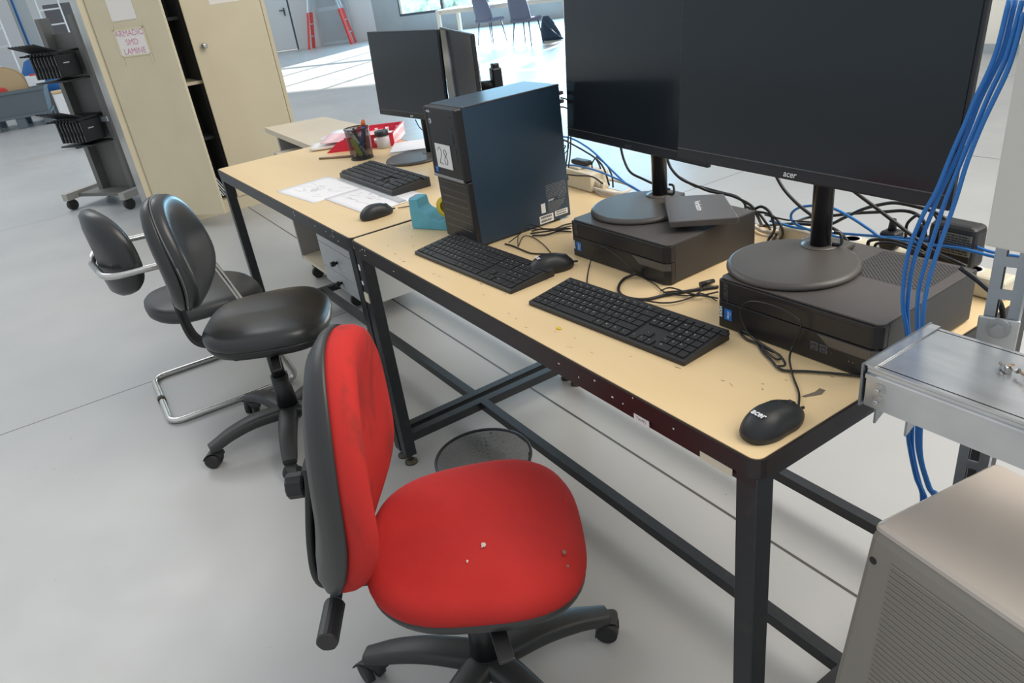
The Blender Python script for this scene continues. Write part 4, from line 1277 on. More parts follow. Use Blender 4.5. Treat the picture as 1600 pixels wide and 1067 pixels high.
# rear plugs
for z in (0.350 - 0.02, 0.310 - 0.002):
    obj('rear_plug', boxbm((0.12, d_ + 0.018, z), (0.018, 0.036, 0.010), bev=0.002), 'cordblack', tw)
for z in (0.235, 0.200, 0.17):
    obj('rear_plug', boxbm((0.13, d_ + 0.008, z), (0.014, 0.016, 0.010), bev=0.002), 'cordblack', tw)

def desktop_pc(label, loc, rz, w_, d_, h_, ports=True, ventx=None):
    t = thing('desktop_computer', label, 'computer', loc, rz)
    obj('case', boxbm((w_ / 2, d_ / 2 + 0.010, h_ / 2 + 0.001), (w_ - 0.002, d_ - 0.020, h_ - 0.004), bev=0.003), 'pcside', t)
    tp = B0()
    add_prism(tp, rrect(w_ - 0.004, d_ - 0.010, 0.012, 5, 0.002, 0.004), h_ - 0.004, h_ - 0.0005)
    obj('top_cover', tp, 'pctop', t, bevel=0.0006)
    bm = B0()
    c = 0.014
    poly = [(0.001, 0.022), (0.001, 0.005), (0.005, 0.0), (w_ - c, 0.0), (w_ - 0.001, 0.010), (w_ - 0.001, 0.022)]
    add_prism(bm, poly, 0.001, h_ * 0.545)
    obj('lower_bezel', bm, 'pcblack', t, bevel=0.0015)
    bm = B0()
    add_prism(bm, poly, h_ * 0.56, h_ - 0.0045)
    ub = obj('upper_bezel', bm, 'pcblack', t, bevel=0.0015)
    obj('groove', boxbm((w_ / 2, 0.014, h_ * 0.5525), (w_ - 0.012, 0.018, 0.004)), 'ink', t)
    obj('disc_slot', boxbm((w_ * 0.66, -0.0002, h_ * 0.865), (w_ * 0.50, 0.001, 0.0012)), 'ink', ub)
    bm = B0()
    x0 = w_ * 0.70
    z0, z1 = h_ * 0.36, h_ * 0.53
    for a in ((x0, x0 + 0.015), ):
        pass
    rings = [[(x0 - 0.012, -0.0012, z1), (x0 + 0.010, -0.0012, z0), (w_ - c, -0.0012, z0), (w_ - c, -0.0012, z1)],
             [(x0 - 0.012, 0.002, z1), (x0 + 0.010, 0.002, z0), (w_ - c, 0.002, z0), (w_ - c, 0.002, z1)]]
    add_rings(bm, rings, smooth=False)
    rings = [[(w_ - c, -0.0012, z0), (w_ - 0.0005, 0.009, z0), (w_ - 0.0005, 0.009, z1), (w_ - c, -0.0012, z1)],
             [(w_ - c, 0.002, z0), (w_ - 0.002, 0.011, z0), (w_ - 0.002, 0.011, z1), (w_ - c, 0.002, z1)]]
    add_rings(bm, rings, smooth=False)
    obj('accent_strip', bm, 'darksilver', t)
    text_obj('logo', 'acer', 0.020, 'logodim', (0.022, -0.0006, h_ * 0.76), Vector((0, 0, -1)), X, t, shear=0.25, bold=0.0005)
    text_obj('hdmi_mark', 'HDMI', 0.0085, 'logo', (0.0085, -0.0004, h_ * 0.32), Vector((0, 0, -1)), X, t, bold=0.0005)
    ic = obj('chip_sticker', boxbm((0.026, -0.0004, h_ * 0.30), (0.017, 0.0008, 0.022)), 'intelblue', t)
    text_obj('print', 'CORE', 0.0058, 'logo', (0.026, -0.0010, h_ * 0.30), Vector((0, 0, -1)), X, ic, bold=0.0002)
    text_obj('print', 'intel', 0.004, 'logo', (0.0315, -0.0010, h_ * 0.33), Vector((0, 0, -1)), X, ic)
    if ports:
        for x_, z in ((0.205, 0.032), (0.205, 0.024), (0.222, 0.032), (0.222, 0.024)):
            fr = obj('usb_port', boxbm((x_, -0.0003, z), (0.013, 0.0008, 0.0055)), 'greyprint', t)
            obj('opening', boxbm((x_, -0.0008, z), (0.011, 0.0006, 0.0038)), 'ink', fr)
        obj('audio_jack', bake(add_lathe(B0(), [(0.002, 0), (0.002, 0.001), (0.0005, 0.001)], 12), Matrix.Translation((0.238, 0, 0.026)) @ Matrix.Rotation(PI / 2, 4, 'X')), 'ink', t)
        bm = B0()
        for k in range(2):
            add_box(bm, (0.268 + 0.007 * k, -0.0003, 0.022), (0.0015, 0.0006, 0.0015))
        obj('indicator', bm, 'silver', t)
    if ventx:
        x0, x1, y0, y1 = ventx
        bm = B0()
        uvl = bm.loops.layers.uv.new('UVMap')
        vs = [bm.verts.new((x_, y_, h_ - 0.0002)) for x_, y_ in ((x0, y0), (x1, y0), (x1, y1), (x0, y1))]
        f_ = bm.faces.new(vs)
        for l in f_.loops:
            l[uvl].uv = (l.vert.co.x, l.vert.co.y)
        obj('vent_holes', bm, 'ventplate', t)
    bm = B0()
    for x_ in (0.04, w_ - 0.04):
        for y_ in (0.05, d_ - 0.05):
            add_cyl(bm, (x_, y_, 0), (x_, y_, 0.004), 0.012, n=14)
    obj('feet', bm, 'rubber', t)
    return t
PC2 = desktop_pc('flat black desktop computer carrying the left big monitor and a portable drive', (0.626, 0.333, H), 0.030, 0.319, 0.282, 0.092, ports=False)
PC3 = desktop_pc('flat black desktop computer with top vent holes carrying the right big monitor', (1.139, 0.277, H), 0.030, 0.316, 0.285, 0.099, ventx=(0.155, 0.295, 0.150, 0.272))
HP2, HP3 = 0.0917, 0.0987

# ================================================================== MONITORS
def monitor(label, base_xy, base_z, pole_xy, pan, yaw_, zb, W_, Hs, tilt=0.07, logo='logo', square=False, polez=None, group=None):
    """pan = xy of the centre of the bottom edge of the panel"""
    t = thing('computer_monitor', label, 'monitor', (base_xy[0], base_xy[1], base_z), 0)
    if group:
        t['group'] = group
    px_, py_ = pole_xy[0] - base_xy[0], pole_xy[1] - base_xy[1]
    bm = add_lathe(B0(), [(0.112, 0.0), (0.116, 0.002), (0.116, 0.006), (0.113, 0.010), (0.108, 0.012)], 64)
    # lug at the back of the round foot
    add_box(bm, (px_ * 1.25, py_ * 1.25, 0.006), (0.09, 0.05, 0.011), bev=0.004)
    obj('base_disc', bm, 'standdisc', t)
    zt = (polez or zb + 0.17) - base_z
    if square:
        obj('pole', boxbm((px_, py_, zt / 2 + 0.005), (0.032, 0.024, zt - 0.01), bev=0.004, rot=Matrix.Rotation(yaw_, 3, 'Z')), 'pole', t)
    else:
        obj('pole', add_cyl(B0(), (px_, py_, 0.0125), (px_, py_, zt), 0.0185, n=28), 'pole', t)
        obj('collar', add_lathe(B0(), [(0.034, 0), (0.034, 0.0012), (0.024, 0.0016)], 32, (px_, py_, 0.012)), 'standdisc', t)
        cl = B0()
        add_tube(cl, [(px_ + 0.022, py_ + 0.005, 0.016), (px_ + 0.036, py_ + 0.010, 0.018), (px_ + 0.030, py_ + 0.016, 0.034), (px_ + 0.018, py_ + 0.014, 0.036)], 0.003, 8)
        obj('cable_clip', cl, 'pole', t)
    # panel: local frame x right, z up, origin bottom centre
    pm = Matrix.Translation((pan[0] - base_xy[0], pan[1] - base_xy[1], zb - base_z)) @ Matrix.Rotation(yaw_, 4, 'Z') @ Matrix.Rotation(-tilt, 4, 'X')
    bm = B0()
    add_box(bm, (0, 0.006, Hs / 2), (W_, 0.012, Hs), bev=0.003)
    rings = []
    for y_, s in ((0.012, 0.80), (0.036, 0.62), (0.042, 0.45)):
        rings.append([(sx * W_ * s / 2, y_, Hs * 0.46 + sz * Hs * s / 2 * 0.86) for sx, sz in ((-1, -1), (1, -1), (1, 1), (-1, 1))])
    add_rings(bm, rings, smooth=False)
    bake(bm, pm)
    pn = obj('housing', bm, 'bezel', t)
    bm = boxbm((0, -0.0004, Hs / 2 + 0.009), (W_ - 0.010, 0.002, Hs - 0.028))
    obj('screen', bake(bm, pm), 'screen', t)
    bm = boxbm((0, -0.0012, 0.0225), (W_ - 0.006, 0.0015, 0.0018))
    obj('bezel_line', bake(bm, pm), 'bezelline', t)
    if logo:
        tb = text_bm('acer', 0.0155 if W_ > 0.53 else 0.013, shear=0.2, bold=0.0002)
        obj('logo', bake(bake(tb, frame_mat((0, -0.0012, 0.0105), X, Z)), pm), logo, t)
    # hinge arm between pole and panel back
    a = pm @ Vector((0, 0.040, Hs * 0.42))
    b = Vector((px_, py_, a.z))
    bm = B0()
    q = (b - a)
    add_tube(bm, [a, a + q * 0.5, b], 0.02, 12, smoothpath=False)
    if square:
        add_box(bm, (px_, py_, a.z + 0.01), (0.045, 0.035, 0.10), bev=0.006, rot=Matrix.Rotation(yaw_, 3, 'Z'))
    obj('hinge', bm, 'pole', t)
    return t
monitor('big black monitor on the right, standing on the vented desktop computer', (1.208, 0.398), H + HP3, (1.199, 0.489), (1.202, 0.386), -0.040, 1.060, 0.560, 0.345)
monitor('big black monitor on the left, standing on the desktop computer with the portable drive', (0.712, 0.478), H + HP2, (0.695, 0.562), (0.655, 0.503), -0.093, 1.021, 0.548, 0.345, logo='logodim')
monitor('small monitor facing the camera on the farther table behind the tower', (-0.745, 0.592), H, (-0.745, 0.668), (-0.742, 0.612), 0.088, 0.957, 0.520, 0.322, 0.043, logo='logo')
monitor('small monitor turned sideways right of the other small one, its square post showing', (-0.235, 0.635), H, (-0.210, 0.695), (-0.305, 0.605), -0.315, 0.957, 0.520, 0.322, 0.02, logo=None, square=True, polez=1.165)

# portable drive leaning across the left monitor foot
hd = thing('portable_drive', 'flat black portable drive lying across the left big monitor foot', 'hard drive', (0, 0, 0), 0)
pts = [Vector(p) for p in ((0.752, 0.520), (0.852, 0.612), (0.990, 0.505), (0.893, 0.400))]
def hz(p):
    return 0.9045 + 0.0
bm = B0()
lo = [(p.x, p.y, H + HP2 + 0.0130) for p in pts]
hi = [(p.x, p.y, H + HP2 + 0.0270) for p in pts]
add_rings(bm, [lo, hi], smooth=False)
obj('case', bm, 'pctop', hd, bevel=0.002)
xd = (pts[3] - pts[0]); xd = Vector((xd.x, xd.y, 0))
cc = sum(pts, Vector((0, 0, 0))[:2] if False else Vector((0, 0))) / 4
yd = Vector((-xd.y, xd.x, 0))
text_obj('brand_print', 'Verbatim', 0.019, 'logo', (cc.x - 0.005, cc.y + 0.005, H + HP2 + 0.0275), xd, yd, hd, bold=0.0002)

# ================================================================== DESK CLUTTER
tp_ = thing('tape_dispenser', 'light blue plastic tape dispenser beside the black tower', 'tape dispenser', (0.074, 0.168, H), 0.50)
prof = [(0, 0), (0.145, 0), (0.150, 0.02), (0.146, 0.052), (0.128, 0.060), (0.118, 0.040), (0.092, 0.026), (0.068, 0.032), (0.055, 0.048), (0.042, 0.052), (0.034, 0.062), (0.030, 0.088), (0.004, 0.088), (0.001, 0.05)]
prof = [(a * 1.12, b * 1.02) for a, b in prof]
bm = B0()
add_rings(bm, [[(a, -0.003, b) for a, b in prof], [(a, 0.052, b) for a, b in prof]], smooth=False)
obj('body', bm, 'tapeblue', tp_, bevel=0.003)
bm = bake(add_lathe(B0(), [(0.018, 0), (0.031, 0), (0.031, 0.024), (0.018, 0.024)], 40, cap0=False, cap1=False), Matrix.Translation((0.118, 0.037, 0.064)) @ Matrix.Rotation(PI / 2, 4, 'X'))
obj('tape_roll', bm, 'yellow', tp_)
obj('cutter', boxbm((0.005, 0.025, 0.088), (0.006, 0.040, 0.004)), 'silver', tp_)

pc = thing('pen_cup', 'black wire mesh pen cup on the farther table', 'pen cup', (-0.995, 0.470, H), 0)
def mesh_cup(r0, r1, h, m_, parent, n=48, name='mesh_wall'):
    bm = B0()
    uvl = bm.loops.layers.uv.new('UVMap')
    rows = 6
    vs = [[bm.verts.new(((r0 + (r1 - r0) * j / rows) * math.cos(2 * PI * i / n), (r0 + (r1 - r0) * j / rows) * math.sin(2 * PI * i / n), h * j / rows)) for i in range(n)] for j in range(rows + 1)]
    for j in range(rows):
        for i in range(n):
            k = (i + 1) % n
            f_ = bm.faces.new((vs[j][i], vs[j][k], vs[j + 1][k], vs[j + 1][i]))
            f_.smooth = True
            uu = [(i, j), (i + 1, j), (i + 1, j + 1), (i, j + 1)]
            for l, (a, b) in zip(f_.loops, uu):
                l[uvl].uv = (a / n * 2 * PI * r1, b / rows * h)
    return obj(name, bm, m_, parent)
mesh_cup(0.046, 0.052, 0.126, 'cupmesh', pc)
for rr, z, nm in ((0.052, 0.126, 'rim'), (0.046, 0.003, 'bottom_ring')):
    obj(nm, add_tube(B0(), [(rr * math.cos(a * PI / 12), rr * math.sin(a * PI / 12), z) for a in range(25)], 0.0022, 8, smoothpath=False), 'meshblack', pc)
obj('bottom', add_lathe(B0(), [(0.046, 0.001), (0.046, 0.003)], 40), 'meshblack', pc)
def pen(label, p0, p1, r_, m_, cat='pen', capm=None):
    t = thing('pen' if cat == 'pen' else cat.replace(' ', '_'), label, cat, p0, 0)
    q = V3(p1) - V3(p0)
    obj('barrel', add_cyl(B0(), (0, 0, 0), q * 0.85, r_, n=12), m_, t)
    obj('cap', add_cyl(B0(), q * 0.85, q, r_ * 1.15, r_ * 0.8, n=12), capm or m_, t)
    return t
cb = Vector((-0.995, 0.470, H + 0.004))
pen('dark pen with orange end in the mesh cup', cb + Vector((-0.005, 0.012, 0)), cb + Vector((0.012, 0.032, 0.150)), 0.009, 'cordblack', capm='penorange')
pen('blue pen leaning right in the mesh cup', cb + Vector((-0.012, -0.010, 0)), cb + Vector((0.030, 0.022, 0.125)), 0.007, 'penblue')
pen('silver marker leaning left in the mesh cup', cb + Vector((0.026, 0.014, 0.006)), cb + Vector((-0.030, -0.022, 0.110)), 0.007, 'pensilver')
pen('black marker at the left wall of the mesh cup', cb + Vector((-0.004, 0.020, 0)), cb + Vector((-0.036, 0.000, 0.118)), 0.006, 'cordblack')
bm = boxbm((0, 0, 0), (0.024, 0.007, 0.080), bev=0.003, seg=3)
tag(obj('lime_eraser', bm, 'lime', None, cb + Vector((0.005, -0.018, 0.046)), (0, -0.42, 0.4)), 'lime green plastic tool standing in the mesh cup', 'tool')
bm = B0()
for k in range(5):
    a = k * 1.3
    add_cyl(bm, (0.028 * math.cos(a), 0.028 * math.sin(a), 0), (0.022 * math.cos(a + 2), 0.022 * math.sin(a + 2), 0.06), 0.003, n=6)
sm = tag(obj('small_sticks', bm, 'penblue', None, cb + Vector((0, 0, 0.0))), 'jumble of small dark sticks in the bottom of the mesh cup', 'sticks')
sm['kind'] = 'stuff'

jr = thing('glass_jar', 'small clear jar with a black lid beside the red tray', 'jar', (-1.095, 0.618, H), 0)
obj('body', add_lathe(B0(), [(0.027, 0.001), (0.030, 0.004), (0.030, 0.048), (0.026, 0.053)], 30), 'lampglass', jr)
obj('lid', add_lathe(B0(), [(0.030, 0.0535), (0.031, 0.055), (0.031, 0.072), (0.028, 0.074)], 30), 'keyblack', jr)
obj('contents', add_lathe(B0(), [(0.024, 0.003), (0.024, 0.026), (0.01, 0.030)], 20), 'brass', jr)

# red basket tray with sloping front
tr = thing('basket_tray', 'red slotted plastic tray full of papers on the farther table', 'tray', (-1.268, 0.415, H), 0.93)
TL, TW, TH = 0.31, 0.25, 0.055
# local x = long axis (towards the back right), y = left
def slotted(bm, p0, p1, h0, h1, n, th=0.003, slot=True):
    """wall between p0 and p1 with rectangular slots"""
    p0, p1 = V3(p0), V3(p1)
    d = p1 - p0
    q = Matrix.Rotation(math.atan2(d.y, d.x), 3, 'Z')
    L_ = d.length
    def seg(a, b, z0, z1):
        c = p0 + d * ((a + b) / 2)
        add_box(bm, (c.x, c.y, (z0 + z1) / 2), ((b - a) * L_, th, z1 - z0), rot=q)
    if slot:
        seg(0, 1, 0, h0 * 0.32)
        for i in range(n + 1):
            c = i / n
            seg(max(0, c - 0.5 / n * 0.7), min(1, c + 0.5 / n * 0.7), h0 * 0.32, h0 * 0.75)
        seg(0, 1, h0 * 0.75, h0)
    else:
        seg(0, 1, 0, h0)
bm = B0()
add_box(bm, (TL / 2, TW / 2, 0.0015), (TL, TW, 0.003))
slotted(bm, (0.10, 0, 0), (TL, 0, 0), TH, TH, 4)
slotted(bm, (0.10, TW, 0), (TL, TW, 0), TH, TH, 4)
slotted(bm, (TL, 0, 0), (TL, TW, 0), TH, TH, 11)
for y_ in (0, TW):
    add_rings(bm, [[(0.0, y_ - 0.0015, 0.0), (0.10, y_ - 0.0015, 0.0), (0.10, y_ - 0.0015, TH), (0.055, y_ - 0.0015, TH * 0.75)],
                   [(0.0, y_ + 0.0015, 0.0), (0.10, y_ + 0.0015, 0.0), (0.10, y_ + 0.0015, TH), (0.055, y_ + 0.0015, TH * 0.75)]], smooth=False)
for a, b in (((0.09, 0), (TL, 0)), ((TL, 0), (TL, TW)), ((0.09, TW), (TL, TW))):
    c = ((a[0] + b[0]) / 2, (a[1] + b[1]) / 2, TH)
    dx, dy = abs(b[0] - a[0]), abs(b[1] - a[1])
    add_box(bm, c, (max(dx, 0.010), max(dy, 0.010), 0.004))
obj('body', bm, 'trayred', tr)
def sheet(name, label, c, w, d, rz, m_, z, th=0.0006, cat='paper', curl=0.0, group=None):
    bm = B0()
    n = 8
    vs = [[bm.verts.new((-w / 2 + w * i / n, -d / 2 + d * j / n, curl * ((2 * i / n - 1) ** 4) * (0.4 + 0.6 * j / n))) for i in range(n + 1)] for j in range(n + 1)]
    for j in range(n):
        for i in range(n):
            f_ = bm.faces.new((vs[j][i], vs[j][i + 1], vs[j + 1][i + 1], vs[j + 1][i]))
            f_.smooth = True
    ex = bmesh.ops.extrude_face_region(bm, geom=list(bm.faces))
    bmesh.ops.translate(bm, vec=(0, 0, th), verts=[v for v in ex['geom'] if isinstance(v, bmesh.types.BMVert)])
    o = obj(name, bm, m_, None, (c[0], c[1], z), (0, 0, rz))
    return tag(o, label, cat, group)
ca, sa = math.cos(0.93), math.sin(0.93)
def tloc(a, b):
    return (-1.268 + ca * a - sa * b, 0.415 + sa * a + ca * b)
sheet('paper_sheet', 'white sheets lying in the red slotted tray', tloc(0.19, 0.125), 0.22, 0.20, 0.93, 'paper', H + 0.0045, 0.022)
sheet('pink_form', 'pink printed form hanging out over the left side of the red tray', tloc(0.08, 0.185), 0.27, 0.21, 1.00, 'pinkpaper', H + 0.0290, 0.0015, 'form', curl=0.006)
sheet('pink_form', 'paler pink form under the other, reaching the tray front', tloc(0.07, 0.28), 0.297, 0.21, 0.80, 'paper2', H + 0.0275, 0.0010, 'form', curl=0.0)
bm = B0()
for k in range(12):
    add_box(bm, (0, -0.085 + 0.0145 * k, 0.0021), (0.22, 0.0016, 0.0003))
pf = [o for o in bpy.data.objects if o.name.startswith('pink_form')][0]
obj('printed_lines', bm, 'marker', pf)
sheet('brochure', 'stack of grey-edged brochures under the pink forms at the tray front', tloc(-0.005, 0.145), 0.21, 0.12, 1.1, 'whitelabel', H + 0.004, 0.012, 'brochure')

pad = thing('writing_pad', 'white paper pad under the small monitor, left of its round foot', 'pad', (-0.945, 0.672, H), -0.55)
obj('pages', boxbm((0, 0, 0.007), (0.20, 0.15, 0.012), bev=0.001), 'paper', pad)
obj('cover', boxbm((0.002, 0.002, 0.0143), (0.205, 0.155, 0.0015), rot=Matrix.Rotation(-0.010, 3, 'Y')), 'paper2', pad)
tag(obj('ballpoint_pen', add_cyl(B0(), (-1.180, 0.345, H + 0.005), (-1.06, 0.455, H + 0.005), 0.0048, n=10), 'brass'), 'brown pen lying in front of the red tray', 'pen')
tag(obj('bamboo_stick', add_cyl(B0(), (-1.030, 0.635, H + 0.003), (-0.985, 0.700, H + 0.003), 0.0028, n=8), 'brass'), 'short brown stick lying right of the clear jar', 'stick')
sheet('drawing_sheet', 'technical drawing sheet at the left of the pair, on the farther table', (-0.668, 0.160), 0.31, 0.22, 0.12, 'paper', H + 0.0004, 0.0005, 'drawing')
sheet('drawing_sheet', 'technical drawing sheet under the ruler, its corner at the mouse', (-0.360, 0.240), 0.33, 0.232, 0.06, 'paper2', H + 0.0012, 0.0005, 'drawing')
for nm, seed in (('drawing_sheet', 4), ('drawing_sheet.001', 9)):
    o = bpy.data.objects[nm]
    rnd = random.Random(seed)
    bm = B0()
    for k in range(14):
        x_, y_ = rnd.uniform(-0.11, 0.11), rnd.uniform(-0.08, 0.08)
        a = rnd.uniform(0, PI)
        l_ = rnd.uniform(0.01, 0.07)
        add_box(bm, (max(-0.1, min(0.1, x_)), max(-0.06, min(0.06, y_)), 0.0008), (l_, 0.0005, 0.0002), rot=Matrix.Rotation(a * 0.25 - 0.2, 3, 'Z'))
    for k in range(5):
        cx, cy, rr = rnd.uniform(-0.06, 0.08), rnd.uniform(-0.05, 0.05), rnd.uniform(0.006, 0.022)
        add_tube(bm, [(cx + rr * math.cos(a * 0.5), cy + 0.6 * rr * math.sin(a * 0.5), 0.0008) for a in range(13)], 0.0003, 4)
    obj('line_drawing', bm, 'greyprint', o)
rl = thing('ruler', 'clear grey ruler lying on the drawings beside the thick keyboard', 'ruler', (-0.470, 0.270, H + 0.0025), 0.010)
obj('body', boxbm((0, 0, 0.0012), (0.535, 0.030, 0.0022), bev=0.0005), 'clearplastic', rl)
bm = B0()
for k in range(51):
    add_box(bm, (-0.25 + 0.01 * k, 0.0115, 0.0026), (0.0007, 0.007 if k % 5 == 0 else 0.004, 0.0002))
add_box(bm, (0.262, 0, 0.0026), (0.003, 0.028, 0.0004))
add_box(bm, (0, -0.012, 0.0026), (0.52, 0.0006, 0.0002))
obj('graduations', bm, 'ink', rl)

# wall-box socket and cable gland on the table
sb = thing('socket_box', 'cream plastic socket box with cable gland behind the tower', 'socket', (0.205, 0.728, H), -0.05)
obj('body', boxbm((-0.02, 0.0, 0.029), (0.155, 0.072, 0.056), bev=0.004), 'cream', sb)
obj('flap', boxbm((-0.045, 0.0, 0.0605), (0.055, 0.050, 0.006), bev=0.002), 'cream', sb)
obj('knockout', bake(add_lathe(B0(), [(0.010, 0), (0.010, 0.0015), (0.001, 0.0015)], 20), Matrix.Translation((-0.070, -0.0358, 0.028)) @ Matrix.Rotation(PI / 2, 4, 'X')), 'penblue', sb)
bm = B0()
add_cyl(bm, (0.057, -0.008, 0.027), (0.085, -0.012, 0.025), 0.013, n=10, smooth=False)
add_cyl(bm, (0.085, -0.012, 0.025), (0.100, -0.014, 0.022), 0.010, 0.008, 16)
obj('cable_gland', bm, 'cream', sb)
tag(obj('plug', boxbm((0.165, 0.735, H + 0.073), (0.075, 0.030, 0.016), bev=0.006), 'cordblack'), 'black plug lying on the cream socket box', 'plug')

# power strip with adapter along the back edge
ps = thing('power_strip', 'cream multi-socket power strip along the back right of the table', 'power strip', (1.20, 0.700, H), -0.04)
bm = boxbm((0.0, 0, 0.021), (0.50, 0.050, 0.040), bev=0.006)
obj('body', bm, 'cream', ps)
for k in range(5):
    sk = obj('socket', bake(add_lathe(B0(), [(0.019, 0), (0.019, 0.002), (0.016, 0.002), (0.016, 0.0005), (0.001, 0.0005)], 24), Matrix.Translation((-0.16 + 0.085 * k, 0, 0.0405))), 'whitelabel', ps)
tag(obj('power_strip_lead', add_tube(B0(), [(0.945, 0.712, H + 0.014), (0.90, 0.70, H + 0.010), (0.85, 0.715, H + 0.010), (0.80, 0.70, H + 0.010)], 0.005, 8), 'cordgrey'), 'cream lead of the power strip running left along the table back', 'cable')
ad = thing('power_adapter', 'chunky black power adapter with a grey rating label on the power strip', 'adapter', (1.345, 0.690, H + 0.0435), -0.04)
obj('body', boxbm((0, 0, 0.042), (0.088, 0.048, 0.084), bev=0.012, seg=3), 'cordblack', ad)
al = obj('rating_label', boxbm((0.010, -0.0245, 0.050), (0.060, 0.0008, 0.040)), 'silver', ad)
bm = B0()
rnd = random.Random(8)
for k in range(8):
    x_ = -0.018
    while x_ < 0.034:
        l_ = rnd.uniform(0.002, 0.010)
        add_box(bm, (x_ + l_ / 2, -0.0252, 0.066 - 0.0046 * k), (l_, 0.0004, 0.0022))
        x_ += l_ + 0.0016
obj('fine_print', bm, 'ink', al)
for k, (x_, lb) in enumerate(((1.215, 'black plug upright in the power strip left of the adapter'), (1.275, 'black plug upright in the power strip touching the adapter'))):
    bm = boxbm((0, 0, 0.020), (0.036, 0.036, 0.038), bev=0.008, seg=3)
    add_cyl(bm, (0, 0, 0.035), (0, 0, 0.062), 0.009, 0.006, 12)
    tag(obj('plug', bm, 'cordblack', None, (x_, 0.697, H + 0.043)), lb, 'plug')

# ================================================================== CHAIRS
def superell(hw, hd, n, e, k, back=1.0, front=1.0):
    out = []
    for i in range(n):
        a = 2 * PI * i / n
        ca, sa = math.cos(a), math.sin(a)
        x_ = hw * math.copysign(abs(ca) ** (2 / e), ca)
        y_ = hd * math.copysign(abs(sa) ** (2 / e), sa)
        t = (y_ / hd + 1) / 2
        x_ *= back + (front - back) * t
        out.append((x_, y_))
    return out

def pad_rings(outline, prof, warp=None):
    """prof: list of (scale, height); returns rings in (x, y, z)"""
    rings = []
    for s, h in prof:
        ring = []
        for x_, y_ in outline:
            p = Vector((x_ * s, y_ * s, h))
            if warp:
                p = warp(p)
            ring.append(p)
        rings.append(ring)
    return rings

CUSH = [(0.955, 0.0), (0.99, 0.006), (1.0, 0.016), (0.998, 0.028), (0.975, 0.042), (0.93, 0.052), (0.86, 0.058), (0.7, 0.063), (0.45, 0.066), (0.2, 0.067), (0.001, 0.067)]

def arm_prof(w0, h0, w1, h1):
    def p(j, n, t):
        a = 2 * PI * j / n
        w, h = w0 + (w1 - w0) * t, h0 + (h1 - h0) * t
        ca, sa = math.cos(a), math.sin(a)
        return (h * math.copysign(abs(ca) ** 0.6, ca), w * math.copysign(abs(sa) ** 0.6, sa))
    return p

def star_base(t, angles, rad, m_, hubr=0.040):
    bm = add_lathe(B0(), [(hubr * 0.8, 0.070), (hubr, 0.075), (hubr, 0.120), (hubr * 0.85, 0.135), (0.028, 0.140)], 32)
    hb = obj('hub', bm, m_, t)
    for a in angles:
        a = math.radians(a)
        d = Vector((math.cos(a), math.sin(a), 0))
        pts = [d * 0.02 + Z * 0.108, d * (rad * 0.45) + Z * 0.112, d * (rad * 0.75) + Z * 0.098, d * (rad * 0.95) + Z * 0.078, d * (rad + 0.012) + Z * 0.070]
        ar = obj('base_arm', add_tube(B0(), pts, 0.02, 16, up=Z, prof=arm_prof(0.036, 0.022, 0.023, 0.016)), m_, t)
        q = d * rad
        tdir = Vector((-d.y, d.x, 0))
        tdir = (tdir * 0.8 + d * 0.6).normalized()
        bm = B0()
        for s in (-1, 1):
            add_cyl(bm, q + tdir * (s * 0.006) + Z * 0.0275 + d * 0.012, q + tdir * (s * 0.024) + Z * 0.0275 + d * 0.012, 0.0275, 0.0255, 24)
        cs_ = obj('caster', bm, 'rubber', t)
        bm = B0()
        add_cyl(bm, q + Z * 0.045, q + Z * 0.075, 0.0075, n=12)
        td = tdir
        ringpts = [q + d * 0.012 + Vector((0, 0, 0.0275)) + (d * math.cos(b) + Z * math.sin(b)) * 0.0300 for b in [math.radians(x_) for x_ in range(20, 181, 20)]]
        add_tube(bm, ringpts, 0.004, 8, up=td, prof=lambda j, n, tt: (0.022 * (1 if j in (0, 1, 6, 7) else -1) if False else 0.021 * math.cos(2 * PI * j / n), 0.0022 * math.sin(2 * PI * j / n)))
        obj('fork', bm, m_, cs_)

